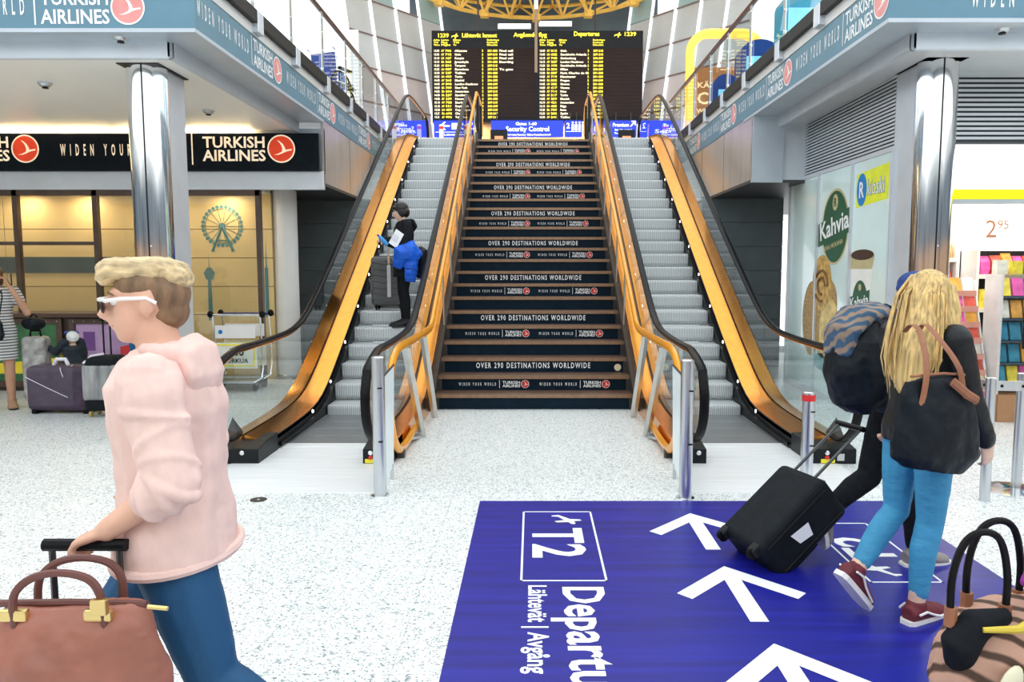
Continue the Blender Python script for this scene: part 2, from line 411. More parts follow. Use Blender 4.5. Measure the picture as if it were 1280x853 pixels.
b = MB(); disc(b, (XC+1.07, D+2*T, 2*R+0.06), (1,0,0), (0,0,1), 0.045, 20, 0.004); b.build('sticker', mat('beige_sticker', (0.75,0.66,0.45), 0.5), st)

# wooden stair handrails
def arc(c, r, a0, a1, n, x):
    return [(x, c[0]+r*math.cos(math.radians(a0+(a1-a0)*i/n)), c[1]+r*math.sin(math.radians(a0+(a1-a0)*i/n))) for i in range(n+1)]
def rail_path(x):
    pts = [(x, 7.45, 0.10), (x, 7.0, 0.075), (x, 6.62, 0.09), (x, 6.38, 0.20), (x, 6.22, 0.40), (x, 6.16, 0.60), (x, 6.20, 0.78), (x, 6.34, 0.92), (x, 6.6, 0.985), (x, 7.2, 0.99), (x, 8.3, 0.99), (x, 8.75, 1.03)]
    y = 9.1
    while y < 16.0: pts.append((x, y, (y-8.70)*M30+0.99)); y += 0.8
    pts += [(x, 16.1, (16.1-8.70)*M30+0.96), (x, 16.4, 5.36), (x, 17.2, 5.38), (x, 17.7, 5.36), (x, 17.95, 5.15), (x, 18.0, 4.9), (x, 17.9, 4.75)]
    return pts
flat_st = mat('flat_steel', (0.60,0.60,0.58), 0.35, 1.0, 0.1, 12, (1,1,0.1))
for s in (-1, 1):
    x = XC+s*1.19
    t = thing('stair_handrail', 'varnished wooden handrail on steel bars %s' % ('between the stairs and the escalator carrying the suitcase traveller' if s < 0 else 'between the stairs and the empty escalator'), 'handrail', (x, 7.5, 0), group='wooden stair handrails')
    b = MB(); b.tube(cr(rail_path(x), 3), 0.036, 10, flat=(0.85,1.15), ref=(1,0,0)); b.build('rail', wood, t, smooth=True)
    for (yb, zb, yt, zt) in ((8.50, 0, 8.12, 0.955), (7.50, 0.0, 6.98, 0.955)):
        b = MB(); xb = XC+s*1.125
        b.tube([(xb, yb, zb), (xb+s*0.005, yb-0.02, zb+0.06), (x, yt, zt)], 0.034, 4, flat=(1.15,0.30), ref=(1,0,0)); b.build('post', flat_st, t)
    b = MB(); b.tube([(XC+s*1.125, 7.50, 0.02), (x, 7.10, 0.085)], 0.03, 4, flat=(0.4,1), ref=(1,0,0)); b.build('bracket', flat_st, t)
    b = MB(); b.box(x-0.03, x+0.03, 6.62, 6.70, 0, 0.08); b.build('foot', stringm, t)
    for k in range(3, 24, 3):
        y = 9.0+k*T; zz = (y-8.70)*M30
        b = MB(); b.tube([(x+s*0.0, y+0.1, zz+0.22), (x, y, zz+0.97)], 0.012, 6); b.build('post', flat_st, t)
    for y in (16.6, 17.6):
        b = MB(); b.tube([(x, y, ZU), (x, y, 5.36)], 0.03, 6); b.build('post', blackmt, t)

# ================================================================== ESCALATORS
step_m = wave_mat('step_ribs', (0.42,0.45,0.46), (0.78,0.81,0.82), 14, 'X', 0.45, 0.3, 0.6)
tread_m = wave_mat('tread_ribs', (0.20,0.22,0.23), (0.36,0.38,0.40), 18, 'X', 0.45, 0.75, 0.5)
lamp_w = mat('lamp_white', (1,1,1), 0.4, emit=(1,0.95,0.88), estr=6)
plate_m = mat('landing_steel', (0.84,0.86,0.87), 0.40, 0.15, 0.08, 5, (0.3,8,1))
red_b = mat('red_button', (0.7,0.03,0.03), 0.4); yel_l = mat('yellow_label', (0.92,0.80,0.03), 0.5)
greyl = mat('grey_label', (0.55,0.57,0.58), 0.5)
def ribbon(sec, y0, y1, n=60, xoff=0.0):
    rings = []
    for i in range(n+1):
        y = y0+(y1-y0)*i/n; z = nose(y); rings.append([(xoff+a, y, z+d) for a, d in sec])
    return rings
def hand_path(x, dz=0.97):
    n0 = nose(6.5)+dz
    pts = []
    for i in range(13):
        a = math.radians(-78-i*12.5); pts.append((x, 6.48+0.44*math.cos(a), (n0+0.22)/2+0.0+(n0-0.22)/2*math.sin(a)))
    ys = [6.6, 7.0, 7.5, 7.9, 8.1, 8.3, 8.5, 8.7, 8.9, 9.2, 9.6]+[10+0.75*i for i in range(8)]+[15.4,15.6,15.8,16,16.2,16.4,16.7,17.1,17.6,18.2,18.7]
    pts += [(x, y, nose(y)+dz) for y in ys]
    zt = ZU+dz-0.02
    for i in range(1, 12):
        a = math.radians(90-i*15); pts.append((x, 18.75+0.42*math.cos(a), zt-0.40+0.40*math.sin(a)))
    return pts
def escalator(s, label):
    e = thing('escalator', label, 'escalator', (XC+s*1.93, 7.2, 0), group='escalators beside the stairs')
    X = lambda a: XC+s*a
    xa, xb = sorted((X(1.47), X(2.39)))
    # steps: two flat ones, then rising
    steps = [(7.19+0.36*i, 0.0) for i in range(4)]
    k = 0
    for k in range(22):
        z = 0.11+0.2*k
        if z > ZU-0.12: break
        steps.append((8.66+0.3464*k, z))
    last = steps[-1]
    steps += [(last[0]+0.36, ZU-0.02), (last[0]+0.72, ZU-0.01), (last[0]+1.08, ZU)]
    for i, (y, z) in enumerate(steps):
        ny, nz_ = steps[i+1] if i+1 < len(steps) else (y+0.36, z)
        b = MB()
        rings = []
        prof = [(y+0.05, z-0.20), (y+0.012, z-0.14), (y, z-0.03), (y+0.004, z-0.006), (y+0.012, z), (ny+0.02, z), (ny+0.02, z-0.06)]
        if i < 4: prof = [(y+0.003, z-0.08), (y+0.003, z-0.001), (y+0.006, z+0.003), (ny-0.003, z+0.003), (ny-0.003, z-0.08)]
        b.loft([[(xa+0.006, p, q) for p, q in prof], [(xb-0.006, p, q) for p, q in prof]])
        b.build('step', step_m if i >= 4 else tread_m, e)
    # comb and landing plates
    b = MB(); b.box(xa-0.02, xb+0.02, 7.05, 7.19, -0.002, 0.010); b.build('comb_plate', plate_m, e)
    b = MB(); b.box(xa-0.02, xb+0.02, 6.66, 7.05, -0.002, 0.006); b.build('landing_plate', plate_m, e)
    b = MB(); b.box(min(X(1.16),X(2.62)), max(X(1.16),X(2.62)), 5.58, 6.645, -0.002, 0.005); b.build('landing_plate', plate_m, e)
    b = MB(); b.box(xa-0.02, xb+0.02, 16.9, 18.6, ZU-0.01, ZU+0.004); b.build('landing_plate', plate_m, e)
    for side in (0, 1):   # 0 = stair side, 1 = outer side
        if side: sk, dk0, gx, dk1, hx = 2.395, 2.50, 2.60, 2.78, 2.61
        else:    sk, dk0, gx, dk1, hx = 1.465, 1.44, 1.375, 1.225, 1.365
        # dark skirt
        w = 0.012 if side else -0.012
        b = MB(); b.loft(ribbon([(X(sk), -0.35), (X(sk), 0.13), (X(sk+w), 0.13), (X(sk+w), -0.35)], 6.72, 17.6)); skirt = b.build('skirt', blackmt, e)
        if side:
            b = MB(); b.loft(ribbon([(X(sk-0.03), 0.02), (X(sk-0.03), 0.05), (X(sk), 0.05), (X(sk), 0.02)], 7.0, 17.0)); b.build('brush_strip', blackrb, e)
        y = 8.1
        while y < 16.8:
            b = MB(); b.lathe([(0.004,-0.006),(0.016,-0.004),(0.019,0.0),(0.014,0.007),(0.003,0.009)], (X(sk)-s*(0.004 if side else -0.004), y, nose(y)+0.10), 8, 'x'); b.build('skirt_lamp', lamp_w, skirt); y += 0.74
        # bronze decks either side of the glass
        ya, yb = 6.68, 17.7
        b = MB(); b.loft(ribbon([(X(sk), 0.125), (X(dk0), 0.165), (X(gx-w), 0.19), (X(gx-w), 0.13), (X(sk), 0.09)][::(1 if side else 1)], ya, yb)); b.build('inner_deck', bronze, e, smooth=True)
        b = MB(); b.loft(ribbon([(X(gx+w*1.4), 0.19), (X(dk1), 0.165), (X(dk1), 0.05 if side else -0.30), (X(gx+w*1.4), 0.05 if side else -0.30)], ya, yb)); b.build('outer_deck', bronze, e, smooth=True)
        b = MB(); b.loft(ribbon([(X(gx-w), 0.172), (X(gx+w*1.4), 0.172), (X(gx+w*1.4), 0.10), (X(gx-w), 0.10)], ya, yb)); b.build('glazing_channel', dark_br, e)
        # truss cladding under the outer deck
        if side:
            b = MB(); rr = ribbon([(X(dk1), 0.05), (X(dk1)-s*0.02, 0.05), (X(dk1)-s*0.02, -0.6), (X(dk1), -0.6)], 6.72, 16.6)
            rr = [[(p[0], p[1], max(p[2], 0.0)) for p in r] for r in rr]; b.loft(rr); b.build('side_cladding', panelmt, e)
        # glass panels
        cuts = [6.14, 7.35, 8.55, 9.9, 11.25, 12.6, 13.95, 15.3, 16.65, 18.0, 19.05]
        for a, c in zip(cuts, cuts[1:]):
            low = []; hi = []
            N = 10
            for i in range(N+1):
                yy = a+0.006+(c-a-0.012)*i/N
                t = nose(yy)+0.955
                if yy < 6.6: t = 0.62+0.37*math.sqrt(max(0, 1-((6.6-yy)/0.5)**2))
                bt = nose(yy)+0.16
                if yy < 6.68: bt = 0.62-0.37*math.sqrt(max(0, 1-((6.68-yy)/0.56)**2)) if yy < 6.68 else bt
                if yy > 18.65: t = 4.98+0.36*math.sqrt(max(0, 1-((yy-18.65)/0.45)**2)); bt = max(bt, 4.98-0.36*math.sqrt(max(0, 1-((yy-18.65)/0.45)**2)))
                hi.append((X(gx), yy, t)); low.append((X(gx), yy, bt))
            b = MB(); pts = low+hi[::-1]; b.poly(pts); b.build('glass_panel', tglass, e)
        # handrail with its guide
        b = MB(); hp = hand_path(X(hx)); b.tube(cr(hp, 2), 0.04, 10, flat=(1.0,0.62), ref=(1,0,0)); b.build('handrail', blackrb, e, smooth=True)
        b = MB(); b.tube([(p[0], p[1], p[2]-0.028) for p in hp[12:-11]], 0.02, 6, flat=(0.9,0.6), ref=(1,0,0)); b.build('handrail_guide', bronze, e, smooth=True)
        # newel boxes
        n0, n1 = sorted((X(sk-0.01 if side else sk+0.02), X(dk1)))
        b = MB(); zt = nose(6.7)+0.16
        b.prism([(n0, 6.44, 0.0), (n0, 6.44, 0.13), (n0, 6.72, zt), (n0, 6.95, zt), (n0, 6.95, 0)], (n1-n0, 0, 0)); nb = b.build('newel_box', blackmt, e, bevel=0.008)
        bx = (n0+n1)/2-s*(0.06 if side else -0.06)
        b = MB(); b.lathe([(0.02,0),(0.02,-0.012),(0.012,-0.016)], (bx, 6.44, 0.10), 12, 'y'); b.build('key_switch', chrome, nb)
        if s > 0 and side or s < 0 and not side:
            b = MB(); b.lathe([(0.018,0.0),(0.018,-0.014),(0.01,-0.018)], (bx, 6.44, 0.06), 12, 'y'); b.build('stop_button', red_b, nb)
            b = MB(); b.box(bx-0.05, bx+0.07, 6.434, 6.441, 0.010, 0.045); b.build('warning_label', yel_l, nb)
            b = MB(); b.box(bx+0.09, bx+0.15, 6.434, 6.441, 0.03, 0.09); b.build('info_label', greyl, nb)
    # brush guard cone at the outer newel
    b = MB(); b.add([(X(2.66),6.72,0.18),(X(2.78),6.72,0.18),(X(2.78),6.86,0.18),(X(2.66),6.86,0.18),(X(2.74),6.80,0.34)], [(3,2,1,0),(0,1,4),(1,2,4),(2,3,4),(3,0,4)]); b.build('entry_guard', stringm, e)
    return e
escalator(-1, 'escalator with bronze decks and black handrails, woman and suitcase riding it')
escalator(1, 'empty escalator with bronze decks beside the coffee poster kiosk')

# bollards and deflector panels at the escalator mouths
def bollard(x, y, h, label, band=False, r=0.048):
    t = thing('bollard', label, 'bollard', (x, y, 0), group='steel bollards at the escalator mouths')
    b = MB(); b.lathe([(r,0),(r,h-0.01),(r-0.012,h)], (x,y,0), 20); b.build('post', steel, t, smooth=True)
    b = MB(); b.lathe([(r+0.02,0.0),(r+0.02,0.008),(r+0.004,0.01)], (x,y,0), 20); b.build('base_ring', chrome, t, smooth=True)
    for z in (h*0.40, h*0.78):
        b = MB(); b.obox((x+0.02, y-r, z), (0.016,0,0), (0,0.006,0), (0,0,0.005)); b.build('clip', blackmt, t)
    if band:
        b = MB(); b.lathe([(r+0.003,h-0.075),(r+0.004,h-0.07),(r+0.004,h-0.03),(r+0.003,h-0.025)], (x,y,0), 20); b.build('red_band', red_b, t, smooth=True)
    return t
bl = bollard(-1.18, 5.52, 1.045, 'steel bollard at the landing of the escalator with the suitcase traveller')
br_ = bollard(1.075, 5.46, 1.03, 'steel bollard touching the top edge of the blue floor sign')
bollard(2.14, 5.95, 0.715, 'short steel bollard with a red band behind the black suitcase', True)
for s, x, lab in ((-1, -1.175, 'traveller escalator'), (1, 1.09, 'empty escalator')):
    t = thing('deflector_panel', 'slanted frosted deflector panel behind the bollard of the %s' % lab, 'panel', (x, 5.9, 0))
    b = MB(); b.prism([(x-0.006, 5.60, 0.06), (x-0.006, 5.60, 0.86), (x-0.006, 6.10, 0.90), (x-0.006, 6.02, 0.10)], (0.012,0,0)); b.build('panel', frost, t)
    b = MB(); b.tube([(x, 5.58, 0.865), (x, 6.12, 0.905)], 0.009, 6); b.build('top_edge', stringm, t)
    b = MB(); b.box(x-0.02, x+0.02, 5.565, 5.62, 0.58, 0.66); b.build('bracket', blackmt, t)
    b = MB(); b.box(x-0.012, x+0.012, 5.62, 5.66, 0.0, 0.08); b.build('foot', steel, t); b = MB(); b.box(x-0.012, x+0.012, 5.95, 5.99, 0.0, 0.12); b.build('foot', steel, t)
# ================================================================== UPPER FLOOR AND MEZZANINES
uf = mat('upper_floor', (0.70,0.70,0.68), 0.35, 0, 0.06, 3)
soff = mat('soffit_white', (0.92,0.90,0.86), 0.35, 0.0, 0.02, 2, (1,0.1,1))
fasc = mat('fascia_blue_grey', (0.12,0.25,0.33), 0.40, 0.1, 0.06, 3)
b = MB(); b.box(XC-3.0, XC+3.0, 16.85, 40, ZU-0.35, ZU-0.002); struct('floor_upper', b, uf)
FX = 3.02
def mezz(s, yf):
    X = lambda a: XC+s*a
    nm = 'left' if s < 0 else 'right'
    def bx(x0, x1, *r): x0, x1 = sorted((X(x0), X(x1))); return MB().box(x0, x1, *r)
    r = root('mezzanine_'+nm)
    bx(FX-0.06, 16, yf+0.06, 40, ZU-0.25, ZU).build('slab', uf, r)
    # lettered fascia: side and front
    bx(FX-0.05, FX, yf, 17.2, 3.78, 4.36).build('side_fascia', fasc, r)
    bx(FX, 16, yf, yf+0.05, 3.78, 4.72).build('front_fascia', fasc, r)
    bx(FX-0.052, FX-0.045, yf, 17.2, 4.30, 4.36).build('fascia_top_strip', alu_lt, r)
    # stepped grey soffit and recessed beam
    bx(FX-0.05, 16, yf, yf+0.34, 3.745, 3.779).build('soffit_step', alu, r)
    bx(FX-0.05, FX+0.34, yf+0.34, 11.0, 3.745, 3.779).build('soffit_step', alu, r)
    bx(FX+0.30, 16, yf+0.30, yf+0.36, 3.60, 3.78).build('recessed_beam', alu_lt, r, bevel=0.02)
    bx(FX+0.30, FX+0.36, yf+0.30, 11.0, 3.60, 3.78).build('recessed_beam', alu_lt, r, bevel=0.02)
    return r, X, bx
mzL, XL, bxL = mezz(-1, 6.87)
mzR, XR, bxR = mezz(1, 6.60)
b = MB(); b.box(-16, XL(FX+0.33), 7.2, 11.05, 3.63, 3.70); struct('ceiling_left', b, soff)
b = MB(); b.box(XR(FX+0.33), 16, 6.93, 10.7, 3.66, 3.70); struct('ceiling_right', b, mat('soffit_grey', (0.62,0.64,0.66), 0.35, 0.1, 0.03, 2))
# silver bulkhead boxes at the back, over the passage beside each escalator
def bulk(s, y0, r, bx):
    bx(FX-0.04, FX+0.0, y0, 16.8, 2.90, 3.78).build('brushed_panel', panelmt, r)
    for yy in (y0+1.55, y0+3.1, y0+4.65): bx(FX-0.042, FX-0.039, yy, yy+0.008, 2.9, 3.78).build('panel_joint', stringm, r)
    bx(FX-0.04, 16, y0+0.02, 16.8, 2.86, 2.90).build('passage_soffit', mat('dark_soffit', (0.06,0.065,0.07), 0.5, 0.2), r)
bulk(-1, 10.98, mzL, bxL); bulk(1, 10.58, mzR, bxR)
# left: strip under the sign; right: front of the bulkhead
bxL(FX-0.04, 16, 10.94, 11.02, 2.80, 3.06).build('sign_ledge', alu_lt, mzL, bevel=0.01)
bxL(FX-0.04, 16, 11.0, 11.05, 3.04, 3.66).build('sign_backing', alu, mzL)
bxR(FX-0.04, FX+0.38, 10.54, 10.60, 2.86, 3.78).build('bulkhead_front', alu, mzR)
bxR(FX+0.38, FX+0.78, 10.60, 10.66, 2.90, 3.78).build('bulkhead_front', alu_lt, mzR)

# fascia lettering
def fascia_text(par, o, u, period, reps, wht, red, sc=1.0, wid=True):
    o, u = Vector(o), Vector(u); V = Vector((0,0,1))
    for i in range(reps):
        p = o+u*(period*i)
        b = MB()
        if wid: text(b, 'WIDEN YOUR WORLD', p+V*(-0.06), u, V, 0.135, sx=0.8, bold=True, fit=1.22, track=0.30)
        bar(b, p+u*1.30+V*(-0.15), u, V, 0.014, 0.30)
        text(b, 'TURKISH', p+u*1.36+V*0.022, u, V, 0.115, bold=True, fit=0.60)
        text(b, 'AIRLINES', p+u*1.36+V*(-0.137), u, V, 0.115, bold=True, fit=0.60)
        b.split('lettering', wht, par); logo(par, p+u*2.12, u, V, 0.15, red, wht)
fascia_text(mzL, (XL(FX-0.05), 6.92, 3.97), (0,1,0), 2.45, 4, white, pinklogo)
fascia_text(mzR, (XR(FX-0.05), 8.86+2.4*3, 3.97), (0,-1,0), 2.4, 4, white, pinklogo)
fascia_text(mzL, (-5.70, 6.87, 3.955), (1,0,0), 3.6, 1, white, pinklogo)
fascia_text(mzR, (3.63, 6.60, 3.93), (1,0,0), 3.6, 1, white, pinklogo)

# glass railings along the mezzanine edges
rail_m = mat('bronze_rail', (0.16,0.08,0.05), 0.3, 0.8, 0.2, 8)
def railing(s, ys, yend, label, X):
    t = thing('glass_railing', label, 'railing', (X(FX), ys[0], ZU), group='glass railings of the mezzanines')
    for i, y in enumerate(ys):
        b = MB(); x = X(FX-0.03)
        b.box(min(x, x-s*0.012), max(x, x-s*0.012), y-0.045, y+0.045, 4.22, 5.28); p = b.build('fin_post', steel, t)
        b = MB(); b.box(X(FX-0.085)-0.04, X(FX-0.085)+0.04, y-0.085, y+0.085, 4.16, 4.38); b.build('bracket', alu_lt, t, bevel=0.008)
        for zz in (4.5, 4.75, 5.0, 5.2):
            b = MB(); b.lathe([(0.012,-0.02),(0.016,-0.012),(0.016,0.012),(0.012,0.02)], (x, y, zz), 8, 'x'); b.build('stud', chrome, p)
    full = [ys[0]-1.3]+list(ys)+[yend]
    for a, c in zip(full, full[1:]):
        x = X(FX-0.02)
        b = MB(); b.quad((x, a+0.03, 4.34), (x, c-0.03, 4.34), (x, c-0.03, 5.27), (x, a+0.03, 5.27)); b.build('glass_panel', rglass, t)
        b = MB(); b.box(X(FX-0.09)-0.03, X(FX-0.09)+0.03, a+0.09, c-0.09, 4.25, 4.38); b.build('kick_rail', blackmt, t)
    b = MB(); b.tube([(X(FX-0.02), full[0], 5.31), (X(FX-0.02), yend, 5.31)], 0.04, 10, flat=(1.0,0.6), ref=(1,0,0)); b.build('handrail', rail_m, t, smooth=True)
railing(-1, [8.33, 9.63, 11.05, 12.4, 13.6, 14.8, 16.0], 17.3, 'glass railing with steel fins above the black sign side mezzanine', XL)
railing(1, [8.08, 9.36, 10.8, 12.03, 13.21, 14.44, 15.7], 17.0, 'glass railing with steel fins above the kiosk mezzanine', XR)

# columns: oblong polished steel fronts with grey flank
def column(x, y, s, label, ztop, num):
    t = root('column_'+num); t.location = (x, y, 0)
    b = MB(); r = 0.19; n = 20; prof = [(r*math.cos(a), -r*math.sin(a)) for a in [PI*i/n for i in range(n+1)]]
    ring = lambda z: [(x+px, y+py, z) for px, py in prof]
    b.loft([ring(0.0), ring(ztop)]); b.build('polished_front', chrome, t, smooth=True)
    b = MB(); b.box(x-0.16, x+0.16, y, y+0.42, 0, ztop); b.build('grey_flank', alu_lt, t)
    b = MB(); b.box(x-0.03*s-0.006, x-0.03*s+0.006, y-r-0.003, y-r+0.02, 0, ztop); b.build('seam', blackmt, t)
    for z in (0.5, 1.2, 1.9, 2.6, 3.3):
        b = MB(); b.lathe([(0.008,0),(0.008,-0.005),(0.004,-0.007)], (x-0.03*s+0.02, y-r, z), 8, 'y'); b.build('rivet', chrome, t)
    b = MB(); b.box(x-0.2, x+0.2, y-0.2, y+0.44, ztop-0.02, ztop); b.build('top_collar', blackmt, t)
column(-3.80, 7.62, -1, '', 3.64, '1')
column(3.86, 7.55, 1, '', 3.68, '2')

# ------------------------------------------------------------------ LEFT: lit black sign, shop front, dark wall
sg = thing('illuminated_sign', 'long black illuminated sign with white lettering and red round emblems', 'sign', (-6, 11, 3.05))
b = MB(); b.box(-12, XL(FX), 10.87, 10.92, 3.06, 3.575); b.build('board', black, sg)
b = MB(); b.box(-12, XL(FX), 10.92, 11.0, 3.06, 3.10); b.build('base_channel', black, sg)
for x0 in (-3.88-3.66*2, -3.88-3.66, -3.88):
    pass
for i, xl in enumerate((-3.575, -7.17, -10.77)):
    U, V = (1,0,0), (0,0,1); y = 10.87
    logo(sg, (xl, y, 3.36), U, V, 0.195, red_lit, cream)
    b = MB(); text(b, 'TURKISH', (xl-1.10, y, 3.378), U, V, 0.145, bold=True, fit=0.88); text(b, 'AIRLINES', (xl-1.10, y, 3.195), U, V, 0.145, bold=True, fit=0.88)
    bar(b, (xl-1.26, y, 3.14), U, V, 0.018, 0.44)
    text(b, 'WIDEN YOUR WORLD', (xl-3.10, y, 3.27), U, V, 0.15, sx=0.85, bold=True, track=0.4, fit=1.62); b.split('lettering', cream, sg)

cove = mat('cove_warm', (1,0.8,0.5), 0.4, emit=(1,0.70,0.34), estr=55)
for x in (-11,-9,-7,-5):
    b = MB(); b.box(x-0.95, x+0.95, 10.93, 10.99, 3.555, 3.572); b.build('cove_lamp', cove, sg)
yelw = mat('yellow_wall', (0.80,0.60,0.28), 0.45, 0, 0.05, 1.5)
teal = mat('teal_print', (0.09,0.24,0.25), 0.5, 0, 0.08, 4)
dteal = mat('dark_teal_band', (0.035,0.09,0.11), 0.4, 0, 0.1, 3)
sw = root('wall_shop')
for i, (z0, z1) in enumerate(((0,0.55),(0.56,0.98),(0.99,1.41),(1.42,1.84),(1.85,2.27),(2.28,2.80))):
    for x0, x1 in ((-12,-10.01),(-10,-8.01),(-8,-6.01),(-6,-3.98)):
        MB().box(x0, x1, 11.55, 11.60, z0, z1).build('panel', yelw, sw)
MB().box(-12, -3.98, 11.60, 11.66, 0, 2.86).build('wall_core', mat('joint_brown', (0.35,0.22,0.08), 0.6), sw)
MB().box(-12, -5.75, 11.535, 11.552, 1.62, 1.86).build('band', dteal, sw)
# prints on the wall: ferris wheel, tower
def ferris(c, r):
    b = MB(); U, V = Vector((1,0,0)), Vector((0,0,1)); c = Vector(c)
    for i in range(28):
        a = 2*PI*i/28; p = c+U*r*math.cos(a)+V*r*math.sin(a); disc(b, p, U, V, 0.028, 8)
        a2 = 2*PI*(i+1)/28; q = c+U*r*0.88*math.cos(a)+V*r*0.88*math.sin(a); q2 = c+U*r*0.88*math.cos(a2)+V*r*0.88*math.sin(a2)
        b.tube([q, q2], 0.004, 4); 
        if i % 2 == 0: b.tube([c, q], 0.003, 4)
    for s in (-1, 1):
        b.tube([c, c+U*(s*r*0.52)-V*(r*1.22)], 0.018, 4); b.poly([c+U*(s*r*0.40)-V*(r*1.30), c+U*(s*r*0.62)-V*(r*1.30), c+U*(s*r*0.52)-V*(r*1.10)][::1])
    b.tube([c-U*r*0.30-V*r*0.72, c+U*r*0.30-V*r*0.72], 0.008, 4); disc(b, c, U, V, 0.05, 10); return b
ferris((-4.72, 11.545, 2.32), 0.29).build('ferris_wheel_print', teal, sw)
b = MB(); U, V = Vector((1,0,0)), Vector((0,0,1)); c = Vector((-4.94, 11.545, 0.9))
b.poly([c+U*-0.035, c+U*0.035, c+U*0.025+V*0.62, c+U*-0.025+V*0.62]); b.poly([c+U*-0.05+V*0.62, c+U*0.05+V*0.62, c+U*0.085+V*0.72, c+U*-0.085+V*0.72]); b.poly([c+U*-0.085+V*0.72, c+U*0.085+V*0.72, c+U*0.03+V*0.80, c+U*-0.03+V*0.80]); b.poly([c+U*-0.006+V*0.8, c+U*0.006+V*0.8, c+V*1.02])
b.build('tower_print', teal, sw)
b = MB(); c = Vector((-4.10, 11.545, 0.95)); b.poly([c, c+U*0.05, c+U*0.05+V*0.75, c+V*0.75]); b.poly([c+U*0.015+V*0.75, c+U*0.035+V*0.75, c+U*0.025+V*1.2]); b.build('tower_print', teal, sw)
# glazing in front of it
gz = root('window_1')
brn = mat('brown_frame', (0.10,0.07,0.055), 0.4, 0.5, 0.15, 6)
for x in (-10.2, -8.6, -7.44, -6.30, -3.97):
    MB().box(x-0.035, x+0.035, 10.97, 11.05, 0, 2.80).build('mullion', brn, gz)
MB().box(-12, -6.30, 10.98, 11.04, 2.02, 2.07).build('transom', brn, gz); MB().box(-12, -3.94, 10.97, 11.05, 2.72, 2.80).build('transom', brn, gz); MB().box(-12, -3.94, 10.97, 11.05, 0, 0.06).build('transom', brn, gz)
for a, c in ((-12,-10.2),(-10.2,-8.6),(-8.6,-7.44),(-7.44,-6.30)):
    for z0, z1 in ((0.06,2.02),(2.07,2.72)):
        b = MB(); b.quad((a+0.035,11.0,z0),(c-0.035,11.0,z0),(c-0.035,11.0,z1),(a+0.035,11.0,z1)); b.build('pane', sglass, gz)
b = MB(); b.quad((-6.265,11.0,0.06),(-4.005,11.0,0.06),(-4.005,11.0,2.72),(-6.265,11.0,2.72)); b.build('pane', sglass, gz)
b = MB(); b.box(-12, -3.98, 11.05, 11.55, 2.80, 2.86); struct('ceiling_shop', b, white_pt)
warm = mat('warm_lamp', (1,0.9,0.7), 0.4, emit=(1,0.72,0.36), estr=18)
for i, (x, y) in enumerate(((-4.6,11.3),(-5.6,11.3),(-6.7,11.3),(-7.6,11.3),(-8.6,11.3))):
    t = thing('downlight', 'round warm shop downlight behind the glass, %s from the white round column' % ORD[i], 'light', (x, y, 2.8), group='warm downlights of the shop')
    b = MB(); b.lathe([(0.09,2.80),(0.09,2.785),(0.075,2.78)], (x,y,0), 16); b.build('rim', steel, t)
    b = MB(); b.lathe([(0.07,2.782),(0.06,2.778)], (x,y,0), 16); b.build('lens', warm, t)
    ld = bpy.data.lights.new('lamp', 'AREA'); ld.shape = 'DISK'; ld.size = 0.14; ld.energy = 5; ld.color = (1,0.82,0.56); lo = bpy.data.objects.new('lamp', ld); COL.objects.link(lo); lo.parent = t; lo.location = (0,0,-0.03)
# blue wayfinding plate on the glass
t = thing('small_sign', 'small dark blue sign with white lettering on the shop front glass', 'sign', (-5.95, 10.95, 1.7))
b = MB(); b.box(-6.20, -5.62, 10.94, 10.96, 1.60, 1.84); b.build('plate', mat('sign_navy', (0.02,0.03,0.16), 0.4), t)
b = MB(); text(b, 'Lähtevät', (-6.0, 10.94, 1.75), (1,0,0), (0,0,1), 0.05); text(b, 'Departures', (-6.0, 10.94, 1.67), (1,0,0), (0,0,1), 0.045); bar(b, (-6.03,10.94,1.62), (1,0,0), (0,0,1), 0.008, 0.2)
disc(b, (-6.11,10.94,1.79), (1,0,0), (0,0,1), 0.022, 10, 0.003); b.mark(); b.poly([(-6.15,10.936,1.64),(-6.12,10.936,1.64),(-6.08,10.936,1.72),(-6.06,10.936,1.70),(-6.05,10.936,1.72),(-6.09,10.936,1.77),(-6.13,10.936,1.76)]); b.split('lettering', white, t)

